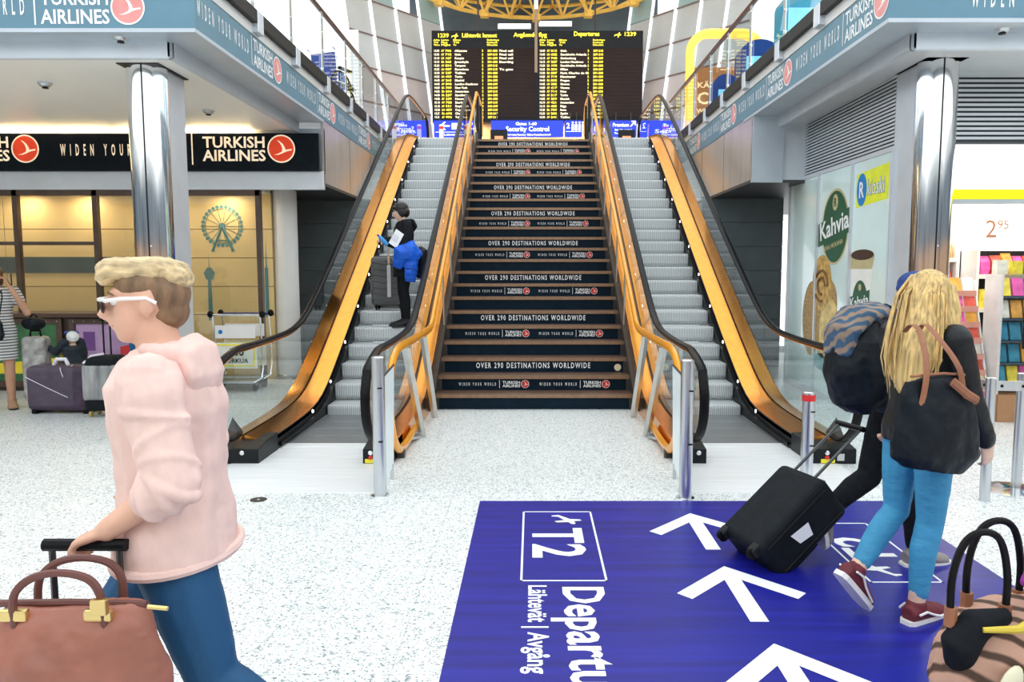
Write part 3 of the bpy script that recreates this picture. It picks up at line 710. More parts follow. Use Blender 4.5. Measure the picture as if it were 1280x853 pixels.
# low dark counter wall with lit posters, in front of the shop glass
cw = thing('poster_counter', 'low dark brown counter with colourful posters below the yellow shop front', 'counter', (-6.6, 10.5, 0))
b = MB(); b.box(-12, -5.30, 10.42, 10.80, 0.0, 1.02); b.build('body', mat('dark_brown_panel', (0.055,0.035,0.025), 0.4, 0.3, 0.2, 5), cw)
b = MB(); b.box(-12, -5.26, 10.30, 10.85, 1.02, 1.08); b.build('top', mat('counter_top', (0.10,0.06,0.045), 0.25, 0.2), cw, bevel=0.01)
for x0, x1, kind in ((-5.40-1.0, -5.40, 1), (-6.50-1.0, -6.50, 2), (-7.6-1.0, -7.6, 1), (-8.7-1, -8.7, 2)):
    b = MB()
    for q in ((x0,x1,0.93,1.0),(x0,x1,0.06,0.14),(x0,x0+0.08,0.14,0.93),(x1-0.08,x1,0.14,0.93)): b.box(q[0],q[1],10.38,10.42,q[2],q[3])
    fr = b.build('poster_frame', brn, cw)
    for i in range(7):
        b = MB(); b.lathe([(0.008,0),(0.006,-0.006)], (x0+0.06+i*(x1-x0-0.12)/6, 10.38, 0.965), 8, 'y'); b.build('rivet', steel, fr)
    U, V = Vector((1,0,0)), Vector((0,0,1)); c = Vector((x0+0.08, 10.405, 0.14)); w, h = x1-x0-0.16, 0.79
    b = MB(); bar(b, c, U, V, w, h, 0.0); ps = b.build('poster', mat('poster_lilac', (0.55,0.36,0.62), 0.5, 0, 0.2, 3) if kind == 1 else mat('poster_green', (0.04,0.16,0.06), 0.5, 0, 0.3, 6), cw)
    b = MB(); b.poly([c+V*0.10-Vector((0,.003,0)), c+U*w+V*0.10-Vector((0,.003,0)), c+U*w+V*0.32-Vector((0,.003,0)), c+V*0.24-Vector((0,.003,0))]); b.build('poster_band', mat('poster_yellow', (0.85,0.68,0.04), 0.5), ps)
    if kind == 1:
        b = MB(); bar(b, c+U*0.10+V*0.42, U, V, 0.16, 0.26, 0.003); b.build('poster_house', mat('poster_plum', (0.20,0.08,0.30), 0.5), ps)
        b = MB(); bar(b, c+U*0.02+V*0.0, U, V, w-0.04, 0.09, 0.003); b.build('poster_base', mat('poster_white', (0.8,0.75,0.8), 0.5), ps)
        b = MB(); b.poly([c+U*0.60+V*0.36-Vector((0,.004,0)), c+U*0.80+V*0.38-Vector((0,.004,0)), c+U*0.80+V*0.52-Vector((0,.004,0)), c+U*0.60+V*0.47-Vector((0,.004,0))]); b.build('poster_patch', mat('poster_red', (0.75,0.05,0.05), 0.5), ps)

# white round column, dark tiled wall behind, under the mezzanine
b = MB(); b.lathe([(0.185,0),(0.185,2.9)], (-3.84,11.75,0), 28); cl = struct('column_3', b, white_pt, smooth=True)
b = MB(); b.lathe([(0.26,0),(0.26,0.03),(0.20,0.05),(0.19,0.06)], (-3.84,11.75,0), 28); b.build('base_collar', steel, cl, smooth=True)
darkt = mat('dark_tile', (0.13,0.165,0.18), 0.35, 0.1, 0.10, 4)
def darkwall(name, x0, x1, y, n=7):
    r = root(name); MB().box(x0, x1, y+0.03, y+0.10, 0, 2.9).build('core', mat('wall_joint', (0.30,0.33,0.35), 0.6), r)
    for i in range(n):
        z0 = i*2.88/n
        k = max(1, int((x1-x0)/1.3)); 
        for j in range(k): MB().box(x0+j*(x1-x0)/k+0.004, x0+(j+1)*(x1-x0)/k-0.004, y, y+0.03, z0+0.006, z0+2.88/n-0.006).build('panel', darkt, r)
    return r
darkwall('wall_left_recess', -5.4, XL(2.86), 13.4); darkwall('wall_right_recess', XR(2.86), 4.2, 13.0)

# ------------------------------------------------------------------ RIGHT: kiosk
KX = 3.70
kw = root('wall_kiosk')
MB().box(KX+0.03, KX+0.12, 8.0, 11.15, 0, 3.70).build('wall_core', alu, kw)
MB().box(KX-0.015, KX+0.14, 11.10, 11.22, 0, 2.92).build('end_post', white_pt, kw)
MB().box(KX-0.005, KX+0.14, 7.62, 8.02, 0, 3.68).build('grey_panel', alu_lt, kw)
for zz, w in ((2.90,0.05),(3.66,0.04),(0.0,0.10)): MB().box(KX-0.015, KX+0.03, 8.0, 11.12, zz, zz+w).build('frame_rail', alu_lt, kw)
louv = mat('louvre', (0.62,0.66,0.70), 0.4, 0.5, 0.04, 4)
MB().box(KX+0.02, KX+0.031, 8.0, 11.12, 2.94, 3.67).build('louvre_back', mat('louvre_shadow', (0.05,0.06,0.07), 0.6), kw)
b0 = None
for i in range(18):
    z = 2.965+i*0.0395
    b = MB(); b.prism([(KX-0.012, 8.01, z), (KX+0.022, 8.01, z+0.010), (KX+0.022, 8.01, z+0.030), (KX-0.012, 8.01, z+0.023)], (0,3.1,0)); b.build('louvre_slat', louv, kw)
# poster panes with printed pictures
pw = root('window_2')
pale = mat('poster_pale', (0.70,0.88,0.87), 0.18, 0, 0.14, 0.8, coat=0.5)
U, V = Vector((0,-1,0)), Vector((0,0,1))
def PP(y, z, l=0.0): return Vector((KX-0.004-l, y, z))
for a, c in ((7.98,9.0),(9.0,10.05),(10.05,11.1)):
    MB().box(KX-0.004, KX+0.02, a+0.02, c-0.02, 0.10, 2.90).build('pane', pale, pw)
for y in (8.0, 9.0, 10.05, 11.1): MB().box(KX-0.03, KX+0.02, y-0.02, y+0.02, 0.05, 2.92).build('mullion', alu_lt, pw)
green = mat('dark_green_print', (0.006,0.10,0.05), 0.4, 0, 0.15, 5); tan = mat('tan_print', (0.55,0.48,0.26), 0.4, 0, 0.1, 5)
def clip_ell(cy, cz, ry, rz, y0, y1, l, n=40):
    pts = []
    for i in range(n):
        a = 2*PI*i/n; y = cy-ry*math.cos(a); z = cz+rz*math.sin(a); pts.append(PP(min(max(y, y0), y1), z, l))
    return pts
b = MB(); b.poly(clip_ell(9.50, 2.20, 0.42, 0.47, 9.02, 10.03, 0.001)); b.build('badge_rim', tan, pw)
b = MB(); b.poly(clip_ell(9.50, 2.20, 0.39, 0.44, 9.02, 10.03, 0.002)); b.poly([PP(10.03,1.96,.0022), PP(9.02,2.12,.0022), PP(9.02,2.42,.0022), PP(10.03,2.26,.0022)]); b.build('badge', green, pw)
sl = Vector((0,-1,0.155)).normalized(); sv = Vector((0,0.155,1)).normalized()
b = MB(); text(b, 'Kahvia', PP(9.97, 2.04, 0.003), sl, sv, 0.215, bold=True, fit=0.92, lift=0.002); b.split('lettering', white, pw)
b = MB(); text(b, 'AINA MUKANA', PP(9.82, 1.90, 0.003), sl, sv, 0.055, bold=True, fit=0.60, lift=0.002); disc(b, PP(9.50, 2.50, 0.003), U, V, 0.085, 20, 0.002, 0.10); b.split('lettering', tan, pw)
b = MB(); text(b, 'R', PP(9.545, 2.45, 0.006), U, V, 0.10, bold=True, lift=0.002); b.split('lettering', green, pw)
# paper cup print
cupw = mat('cup_white', (0.85,0.86,0.82), 0.4, 0, 0.05, 3); coffee = mat('coffee_print', (0.05,0.02,0.012), 0.4)
b = MB(); b.poly([PP(9.0-0.03,1.70,.001), PP(9.0-0.06,0.75,.001), PP(8.50,0.75,.001), PP(8.40,1.70,.001)]); b.build('cup_print', cupw, pw)
b = MB(); b.poly([PP(9.02-.02,1.83,.002), PP(8.98,1.68,.002), PP(8.42,1.68,.002), PP(8.36,1.83,.002)]); b.poly([PP(8.96,0.82,.002), PP(8.95,0.76,.002), PP(8.50,0.76,.002), PP(8.49,0.82,.002)]); b.build('cup_rim', tan, pw)
b = MB(); b.poly(clip_ell(8.68, 1.84, 0.30, 0.06, 8.3, 8.98, 0.003)); b.build('coffee_print', coffee, pw)
b = MB(); b.poly(clip_ell(8.70, 1.30, 0.20, 0.25, 8.3, 8.98, 0.003)); b.poly([PP(8.97,1.17,.0032), PP(8.45,1.27,.0032), PP(8.45,1.45,.0032), PP(8.97,1.35,.0032)]); b.build('badge', green, pw)
b = MB(); text(b, 'Kahvia', PP(8.95, 1.21, 0.004), sl, sv, 0.12, bold=True, fit=0.50, lift=0.002); b.split('lettering', white, pw)
b = MB(); disc(b, PP(8.70, 1.47, 0.004), U, V, 0.04, 14, 0.002); b.build('badge_dot', tan, pw)
# pastries print
pas = [mat('pastry_a', (0.58,0.36,0.10), 0.5, 0, 0.45, 14), mat('pastry_b', (0.45,0.27,0.09), 0.5, 0, 0.5, 40), mat('pastry_c', (0.70,0.52,0.20), 0.5, 0, 0.35, 9), mat('pastry_dark', (0.20,0.09,0.02), 0.5)]
for (cy, cz, ry, rz, mi, y0, y1, l) in ((9.78,0.95,0.30,0.42,2,9.03,10.6,.001),(10.18,1.02,0.34,0.50,1,9.3,11,.0014),(9.62,1.25,0.28,0.30,1,9.03,10.6,.0018),(9.58,0.92,0.32,0.40,2,9.03,10.6,.0022),(9.86,1.50,0.32,0.36,0,9.03,10.8,.0026)):
    b = MB(); b.poly(clip_ell(cy, cz, ry, rz, y0, y1, l, 28)); b.build('pastry_print', pas[mi], pw)
for rr in (0.22, 0.12):
    b = MB(); N = 24
    pts = [PP(9.86-rr*math.cos(2*PI*i/N), 1.46+rr*0.9*math.sin(2*PI*i/N), 0.004) for i in range(N)]
    b.tube([p for p in pts[:20]], 0.018, 5); b.build('pastry_swirl', pas[3], pw)
b = MB(); b.poly(clip_ell(9.6, 0.48, 0.55, 0.12, 9.03, 10.9, .001, 24)); b.build('plate_shadow_print', mat('poster_teal', (0.22,0.45,0.46), 0.4), pw)
# kiosk logo
b = MB(); b.poly([PP(8.90,2.38,.001), PP(8.10,2.42,.001), PP(8.10,2.80,.001), PP(8.90,2.76,.001)]); b.build('logo_ground', mat('lime_yellow', (0.80,0.86,0.04), 0.4), pw)
b = MB(); disc(b, PP(8.76, 2.575, 0.002), U, V, 0.13, 24, 0.0, 0.185); b.build('logo_disc', mat('logo_blue', (0.0,0.22,0.62), 0.4), pw)
b = MB(); text(b, 'R', PP(8.83, 2.49, 0.004), U, V, 0.17, bold=True, fit=0.13, lift=0.001); b.split('lettering', white, pw)
b = MB(); text(b, 'kioski', PP(8.62, 2.50, 0.003), U, V, 0.17, bold=True, fit=0.44, lift=0.001); b.split('lettering', MATS['logo_blue'], pw)
b = MB(); text(b, 'kioski', PP(8.62, 2.50, 0.005), U, V, 0.17, bold=False, fit=0.44, lift=0.001); b.split('lettering', white, pw)

# kiosk shop front facing the hall
kf = root('wall_kiosk_front')
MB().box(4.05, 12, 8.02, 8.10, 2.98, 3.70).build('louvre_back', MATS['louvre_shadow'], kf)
for i in range(14):
    z = 3.01+i*0.048
    b = MB(); b.prism([(4.05, 7.99, z), (4.05, 8.03, z+0.012), (4.05, 8.03, z+0.036), (4.05, 7.99, z+0.027)], (8,0,0)); b.build('louvre_slat', louv, kf)
lightbox = mat('lightbox_white', (0.95,0.95,0.95), 0.4, emit=(1,0.98,0.95), estr=0.8)
MB().box(4.05, 12, 8.0, 8.12, 2.50, 2.96).build('lightbox', lightbox, kf)
MB().box(4.05, 12, 7.97, 8.13, 2.40, 2.50).build('yellow_strip', mat('yellow_strip', (0.90,0.92,0.0), 0.4, emit=(0.95,0.95,0.0), estr=0.25), kf)
MB().box(4.05, 12, 7.98, 8.13, 2.36, 2.40).build('trim_strip', alu, kf)
kr = root('kiosk_interior')
shopw = mat('shop_wall', (0.85,0.80,0.75), 0.5)
MB().box(3.9, 12, 10.4, 10.5, 0, 2.9).build('back_wall', shopw, kr)
MB().box(3.84, 12, 8.13, 10.4, 2.84, 2.9).build('shop_ceiling', white_pt, kr)
for i, (x, y) in enumerate(((4.7,8.7),(5.6,8.7),(6.5,8.7),(4.7,9.7),(5.6,9.7),(6.5,9.7))):
    t = thing('ceiling_panel_light', 'square white kiosk ceiling light, %s row, %s from the polished column' % ('front' if i < 3 else 'back', ORD[i % 3]), 'light', (x, y, 2.83), group='kiosk ceiling lights')
    MB().box(x-0.3, x+0.3, y-0.3, y+0.3, 2.82, 2.84).build('frame', white_pt, t)
    MB().box(x-0.27, x+0.27, y-0.27, y+0.27, 2.814, 2.82).build('diffuser', mat('panel_light', (1,1,1), 0.4, emit=(1,0.93,0.85), estr=6), t)
    ld = bpy.data.lights.new('lamp', 'AREA'); ld.size = 0.5; ld.energy = 8; ld.color = (1,0.93,0.86); lo = bpy.data.objects.new('lamp', ld); COL.objects.link(lo); lo.parent = t; lo.location = (0,0,-0.03)

# soffit fixtures
def fixture(x, y, z, name, lab):
    t = thing(name, lab, 'fixture', (x, y, z))
    b = MB(); b.lathe([(0.07,z),(0.07,z-0.015),(0.05,z-0.04),(0.02,z-0.05)], (x,y,0), 16); b.build('housing', steel, t, smooth=True)
    b = MB(); b.lathe([(0.03,z-0.05),(0.03,z-0.06),(0.01,z-0.062)], (x,y,0), 10); b.build('sensor', blackmt, t)
fixture(-5.17, 8.2, 3.63, 'smoke_detector', 'round smoke detector on the white mezzanine soffit')
fixture(-4.05, 9.6, 3.63, 'sprinkler', 'small sprinkler head on the soffit beside the polished column')
fixture(-3.75, 7.05, 3.765, 'spot_fixture', 'small round fixture on the grey soffit edge above the polished column')
fixture(4.02, 6.8, 3.765, 'spot_fixture', 'small round fixture on the grey soffit edge on the kiosk side')

# ------------------------------------------------------------------ the rest of the hall, behind and beside the viewer
rearb = mat('rear_brown', (0.50,0.30,0.18), 0.5, 0, 0.4, 0.5); reard = mat('rear_dark', (0.16,0.19,0.22), 0.5, 0, 0.3, 0.5); rearl = mat('rear_light', (0.6,0.6,0.58), 0.5, 0, 0.1, 0.5)
for nm, (x0, x1, y0, y1) in (('wall_rear', (-16,14,-8.2,-8.0)), ('wall_left', (-16.2,-16,-8,40)), ('wall_right', (14,14.2,-8,40))):
    r = root(nm)
    MB().box(x0, x1, y0, y1, 0, 2.3).build('shop_fronts', rearb, r); MB().box(x0, x1, y0, y1, 2.3, 4.2).build('dark_band', reard, r); MB().box(x0, x1, y0, y1, 4.2, 4.9).build('light_band', rearl, r)
# ================================================================== UPPER HALL: board, signs, leaning walls, roof truss
db = thing('departure_board', 'huge dark departures board with yellow flight listings', 'departure board', (0.12, 28, 7))
scr = mat('board_screen', (0.022,0.009,0.006), 0.30, 0, 0.3, 1.2, spec=0.2)
amb = mat('board_amber', (0.9,0.75,0.05), 0.5, emit=(1.0,0.80,0.05), estr=1.1); pal = mat('board_pale', (0.9,0.8,0.6), 0.5, emit=(1.0,0.85,0.5), estr=1.0)
bd0, bd1, bz0, bz1 = -3.65, 3.90, 6.95, 10.15
b = MB(); b.box(bd0, bd1, 28.02, 28.4, bz0, bz1); b.build('casing', blackmt, db)
for h, (xa, xb) in enumerate(((bd0+0.05, 0.06), (0.18, bd1-0.05))):
    b = MB(); b.box(xa, xb, 28.0, 28.03, bz0+0.16, bz1-0.62); sc = b.build('screen', scr, db)
    for i in range(19):
        z = bz0+0.17+i*0.129
        MB().box(xa, xb, 27.993, 28.0, z, z+0.014).build('row_bar', blackmt, sc)
U, V = Vector((1,0,0)), Vector((0,0,1))
LST = ['Alicante','Oulu','Kuopio','Jyvaskyla','Tampere','Barcelona','Tallinn','Turku','Madrid','London Heathrow','New York','Amsterdam','Stockholm','Hanover','Berlin','Reykjavik','Copenhagen','Chania','Tukholma','Ivalo','Vaasa']
RST = ['Oulu','Stockholm Arlanda','Gothenburg','London Heathrow','Stockholm Arlanda','Milan','Paris Charles de G','Manchester','Prague','Geneva','Vienna','Nice','Turku','Munich','Amsterdam','Riga','Rome','Split','Tallinn','Vaasa','Malaga']
y = 27.99
rnd = random.Random(3)
for h, (x0, lst) in enumerate(((bd0+0.07, LST), (0.2, RST))):
    ba, bp = MB(), MB()
    for i, d in enumerate(lst[:19]):
        z = bz1-0.74-i*0.129; ch = 0.07
        text(bp, '%02d.%02d' % (13+i//7, (i*5) % 60), (x0, y, z), U, V, ch, bold=True, fit=0.20)
        text(ba, rnd.choice(('AY','AY','AY','BA','LH')), (x0+0.27, y, z), U, V, ch, bold=True, fit=0.10)
        text(ba, str(rnd.randint(100,990)), (x0+0.41, y, z), U, V, ch, bold=True, fit=0.22)
        text(bp, d, (x0+0.75, y, z), U, V, ch, bold=True, fit=0.055*len(d))
        text(ba, str(rnd.choice((1,2,2))), (x0+1.72, y, z), U, V, ch, bold=True)
        text(ba, rnd.choice(('201-208','240-249','207-215')), (x0+1.92, y, z), U, V, ch, bold=True, fit=0.36)
        if h == 0 and i in (0,1,2,3,5): text(bp, ('Final call','Final call','Final call','Boarding','','To gate')[i], (x0+2.34, y, z), U, V, ch, bold=True, fit=0.5)
    for i, w in enumerate(('Aika Tid Time','Lento Flyg Flight','Minne Till To','Selvitys Incheck Checkin')):
        for j, q in enumerate(w.split()): text(ba, q, (x0+(0,0.27,0.70,1.90)[i], y, bz1-0.36-j*0.085), U, V, 0.055, bold=True, fit=0.055*len(q))
    ba.build('listing', amb, db)['kind'] = 'stuff'; bp.build('listing', pal, db)['kind'] = 'stuff'
b = MB()
text(b, '1239', (bd0+0.20, y, bz1-0.24), U, V, 0.13, bold=True, fit=0.42); shape(b, PLANE, (bd0+0.72, y, bz1-0.20), U, V, 0.22, 0.003)
text(b, 'Lähtevät lennot', (bd0+1.08, y, bz1-0.24), U, V, 0.14, bold=True, fit=1.25); text(b, 'Avgående flyg', (-0.72, y, bz1-0.22), U, V, 0.14, bold=True, fit=1.18)
text(b, 'Departures', (1.42, y, bz1-0.19), U, V, 0.15, bold=True, fit=0.92); shape(b, PLANE, (2.88, y, bz1-0.16), U, V, 0.22, 0.003); text(b, '1239', (3.20, y, bz1-0.19), U, V, 0.13, bold=True, fit=0.45)
b.split('heading', amb, db)
for x in (-2.0, 2.2):
    b = MB(); b.tube([(x,28.2,bz1),(x,28.2,12.4)], 0.03, 6); b.build('hanger', stringm, db)
t = thing('hanging_pole', 'slim pale pole hanging from the roof in front of the departures board', 'pole', (0.06, 25, 8))
b = MB(); b.box(0.0, 0.13, 25.0, 25.05, 9.9, 12.3); b.build('upper_sleeve', white_pt, t)
b = MB(); b.box(0.02, 0.11, 25.0, 25.05, 7.95, 9.9); b.build('lower_bar', mat('brown_pole', (0.30,0.20,0.13), 0.5), t)

bl_s = mat('sign_blue', (0.01,0.02,0.45), 0.4, 0, 0.05, 3, emit=(0.01,0.05,0.95), estr=0.75); wh_s = mat('sign_white', (0.95,0.95,0.98), 0.5, emit=(0.9,0.92,1.0), estr=0.9)
def hsign(x0, x1, lab, lines, y=27.6, z0=6.36, z1=6.93):
    t = thing('direction_sign', lab, 'sign', ((x0+x1)/2, y, z0))
    MB().box(x0, x1, y, y+0.12, z0, z1).build('panel', bl_s, t)
    b = MB()
    for s, x, z, h, f in lines:
        b.mark()
        if s == '<': b.poly([(x,y-.005,z),(x+.16,y-.005,z+.14),(x+.22,y-.005,z+.14),(x+.12,y-.005,z+.03),(x+.36,y-.005,z+.03),(x+.36,y-.005,z-.03),(x+.12,y-.005,z-.03),(x+.22,y-.005,z-.14),(x+.16,y-.005,z-.14)][::-1])
        elif s == '#': 
            for k in range(4): disc(b, (x+k*.12, y, z+.16), U, V, 0.035, 10, 0.005); bar(b, (x+k*.12-.04, y, z-.12), U, V, 0.08, 0.22, 0.005)
        elif s == '/': b.poly([(x,y-.005,z),(x+.14,y-.005,z+.14),(x+.05,y-.005,z+.14),(x+.05,y-.005,z+.18),(x+.2,y-.005,z+.18),(x+.2,y-.005,z+.03),(x+.16,y-.005,z+.03),(x+.16,y-.005,z+.11),(x+.03,y-.005,z-.03)][::-1])
        elif s == '_': bar(b, (x, y, z), U, V, f, h, 0.005)
        else: text(b, s, (x, y, z), U, V, h, bold=True, fit=f, lift=0.005)
    b.split('lettering', wh_s, t)
    b = MB(); b.tube([(x0+0.2,y+0.06,z1),(x0+0.2,y+0.06,7.2),(x0+0.2,28.1,7.2)], 0.02, 6); b.build('hanger', stringm, t); b = MB(); b.tube([(x1-0.2,y+0.06,z1),(x1-0.2,y+0.06,7.2),(x1-0.2,28.1,7.2)], 0.02, 6); b.build('hanger', stringm, t)
hsign(-3.55, -2.15, 'blue hanging sign with a white arrow to the left', [('<', -3.35, 6.74, 0, 0), ('_', -2.92, 6.62, 0.22, 0.34), ('_', -3.5, 6.52, 0.015, 1.3), ('Lähtöselvitys', -3.2, 6.41, 0.06, 0.9)])
hsign(-1.52, 1.05, 'blue hanging sign reading Gates 1-60 Security Control', [('Gates 1-60', -0.65, 6.77, 0.10, 0.75), ('Security Control', -1.0, 6.56, 0.16, 1.55), ('Turvatarkastus Säkerhetskontroll', -1.0, 6.41, 0.06, 1.6)])
hsign(1.10, 1.72, 'narrow blue hanging sign with the number 2 and people symbols', [('2', 1.16, 6.66, 0.18, 0.12), ('#', 1.38, 6.70, 0, 0), ('_', 1.14, 6.54, 0.015, 0.54)])
hsign(2.72, 3.65, 'blue hanging sign reading Premium with a diagonal arrow', [('Premium', 2.80, 6.72, 0.12, 0.58), ('/', 3.42, 6.74, 0, 0), ('Security control', 2.88, 6.58, 0.06, 0.6), ('Turvatarkastus', 2.86, 6.46, 0.06, 0.66)])
hsign(-5.6, -3.75, 'violet blue hanging sign behind the top of the busy escalator', [('Gates', -5.0, 6.72, 0.10, 0.5), ('Kaupat', -5.2, 6.5, 0.10, 1.0)])
hsign(3.80, 5.8, 'violet blue hanging sign behind the top of the empty escalator', [('To gates', 4.6, 6.72, 0.10, 0.6), ('Security', 4.3, 6.5, 0.12, 1.2)])

# warm back wall under the board
wm = mat('warm_back_wall', (0.62,0.40,0.20), 0.5, 0, 0.2, 0.8)
b = MB(); b.box(-8, 8, 31.0, 31.2, ZU, 7.6); struct('wall_back', b, wm)
for i, x in enumerate((-6.5,-4.5,-2.5,-0.5,1.5,3.5,5.5)):
    t = thing('wall_lamp', 'warm strip lamp on the upper back wall, %s from the left' % ORD[i], 'light', (x, 30.6, 7.4), group='warm strip lamps of the upper back wall')
    MB().box(x-0.5, x+0.5, 30.55, 30.65, 7.42, 7.5).build('body', steel, t); MB().box(x-0.48, x+0.48, 30.56, 30.64, 7.40, 7.42).build('tube', mat('warm_tube', (1,0.9,0.7), 0.4, emit=(1,0.75,0.42), estr=12), t)
    ld = bpy.data.lights.new('lamp', 'AREA'); ld.shape = 'RECTANGLE'; ld.size = 0.9; ld.size_y = 0.1; ld.energy = 45; ld.color = (1,0.76,0.46); lo = bpy.data.objects.new('lamp', ld); COL.objects.link(lo); lo.parent = t; lo.location = (0,0,-0.03)
for x, lab in ((-1.0, 'small dark ticket display near the top of the stairs'), (2.62, 'small dark ticket display at the top of the empty escalator')):
    t = thing('ticket_display', lab, 'display', (x, 22, ZU))
    MB().box(x-0.03, x+0.03, 22, 22.06, ZU, ZU+0.82).build('stand', stringm, t); MB().box(x-0.24, x+0.24, 21.97, 22.05, ZU+0.80, ZU+1.22).build('case', blackmt, t, bevel=0.01)
    MB().box(x-0.12, x+0.12, 21.962, 21.97, ZU+0.92, ZU+1.04).build('label', mat('display_red', (0.8,0.2,0.1), 0.5, emit=(1,0.3,0.15), estr=0.6), t)
for i, x in enumerate((-2.35, -1.72, 1.85)):
    t = thing('queue_post', 'white post with a red cap on the upper landing, %s' % ('left of the wooden rail', 'just beside the stair top', 'beside the empty escalator')[i], 'post', (x, 19.6, ZU))
    b = MB(); b.lathe([(0.055,0),(0.055,0.9),(0.04,0.92)], (x,19.6,ZU), 14); b.build('tube', white_pt, t, smooth=True); b = MB(); b.lathe([(0.058,0.80),(0.058,0.87)], (x,19.6,ZU), 14); b.build('band', red_b, t)

# leaning panel walls
pan = [mat('wall_panel_rose', (0.52,0.46,0.44), 0.4, 0.1, 0.06, 1), mat('wall_panel_teal', (0.30,0.42,0.43), 0.4, 0.1, 0.06, 1), mat('wall_panel_grey', (0.45,0.47,0.47), 0.4, 0.1, 0.06, 1)]
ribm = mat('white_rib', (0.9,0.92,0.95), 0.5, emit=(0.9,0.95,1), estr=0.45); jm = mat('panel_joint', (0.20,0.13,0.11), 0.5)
def lean_wall(s, nm):
    r = root(nm)
    d = Vector((-s*0.625, 0.78, 0)).normalized(); o = Vector((s*3.52+0.06, 28.9, ZU)); lean = Vector((s*0.12, 0.0, 1.0))
    n = Vector((-s*0.78, -0.625, 0)).normalized()
    zs = [0, 0.62, 1.80, 2.98, 4.16, 5.31, 6.5, 7.7, 8.9]
    cols = 9
    for i in range(-1, cols):
        a0, a1 = -(i)*1.15, -(i+1)*1.15
        for j in range(8):
            if (j >= 6 and i == 0) or (j >= 2 and i >= (3 if s < 0 else 4)): continue   # open glazing, sky beyond
            q = lambda a, z: o+d*a+lean*z
            P = [q(a0-0.05, zs[j]+0.02), q(a1+0.05, zs[j]+0.02), q(a1+0.05, zs[j+1]-0.02), q(a0-0.05, zs[j+1]-0.02)]
            b = MB(); b.prism(P, -n*0.05); b.build('panel', pan[0] if j < 4 else (pan[1] if j > 5 else pan[2]), r)
        b = MB(); c0, c1 = o+d*a0, o+d*a0+lean*8.9
        b.obox((c0+c1)/2+n*0.04, (c1-c0)/2, d*0.03, n*0.05); b.build('rib', ribm, r)
    for z in zs[1:]:
        b = MB(); b.tube([o+lean*z+n*0.02, o-d*((3 if s < 0 else 4)*1.15)+lean*z+n*0.02], 0.03, 4); b.build('joint_rail', jm, r)
lean_wall(-1, 'wall_lean_left'); lean_wall(1, 'wall_lean_right')

# yellow roof truss ring with a dark deck above
yt = mat('yellow_steel', (0.85,0.52,0.10), 0.4, 0.2, 0.1, 3)
tr = thing('roof_truss', 'yellow tubular steel roof truss ring high above the departures board', 'truss', (0, 26.4, 11.5))
def ringpt(a, rad, z): return Vector((0.1+rad*math.sin(a), 26.4+rad*math.cos(a), z))
NA = 28
for rad, z in ((4.65, 11.55), (6.2, 12.5), (4.65, 13.0), (2.6, 12.3)):
    b = MB(); b.tube([ringpt(2*PI*i/NA, rad, z) for i in range(NA+1)], 0.075, 8, caps=False); b.build('chord', yt, tr, smooth=True)
for i in range(NA):
    a, a2, am = 2*PI*i/NA, 2*PI*(i+1)/NA, 2*PI*(i+0.5)/NA
    for p, q in ((ringpt(a,4.65,11.55), ringpt(am,6.2,12.5)), (ringpt(am,6.2,12.5), ringpt(a2,4.65,11.55)), (ringpt(a,4.65,11.55), ringpt(am,4.65,13.0)), (ringpt(am,4.65,13.0), ringpt(a2,4.65,11.55)), (ringpt(am,6.2,12.5), ringpt(am,4.65,13.0)), (ringpt(a,4.65,11.55), ringpt(a,2.6,12.3)), (ringpt(a,2.6,12.3), ringpt(am,4.65,13.0))):
        b = MB(); b.tube([p, q], 0.045, 6); b.build('brace', yt, tr)
for i in range(7):
    a = PI*(i)/7
    b = MB(); b.tube([ringpt(a, 4.65, 13.0), ringpt(a+PI, 4.65, 13.0)], 0.06, 6); b.build('tie', yt, tr)
for i in range(0, NA, 2):
    a = 2*PI*i/NA
    b = MB(); b.obox(ringpt(a, 4.65, 11.55), (0.16,0,0), (0,0.16,0), (0,0,0.12)); b.build('node', yt, tr)
    b = MB(); b.tube([ringpt(a, 6.2, 12.5), ringpt(a, 9.5, 13.6)], 0.06, 6); b.build('brace', yt, tr)
b = MB(); b.box(-6, 6, 29.5, 34, 13.6, 13.9); rf = struct('roof', b, mat('roof_dark', (0.05,0.06,0.07), 0.6, 0, 0.3, 0.6))
b = MB(); b.box(-5.2, 5.2, 33.0, 33.2, 7.6, 13.6); struct('wall_roof_end', b, mat('roof_grey', (0.10,0.13,0.15), 0.6, 0, 0.4, 0.5))
for i, (x, z) in enumerate(((-3.5,10.6),(3.6,10.7),(-0.8,11.6),(0.9,11.7))):
    t = thing('roof_lamp', 'bright roof strip lamp behind the yellow truss, %s' % ('low on the left','low on the right','high left of the hanging pole','high right of the hanging pole')[i], 'light', (x, 32.6, z), group='roof lamps behind the truss')
    MB().box(x-0.7, x+0.7, 32.6, 32.7, z, z+0.22).build('body', steel, t); MB().box(x-0.66, x+0.66, 32.58, 32.6, z+0.02, z+0.20).build('tube', mat('cool_tube', (1,1,1), 0.4, emit=(0.9,0.97,1), estr=3), t)

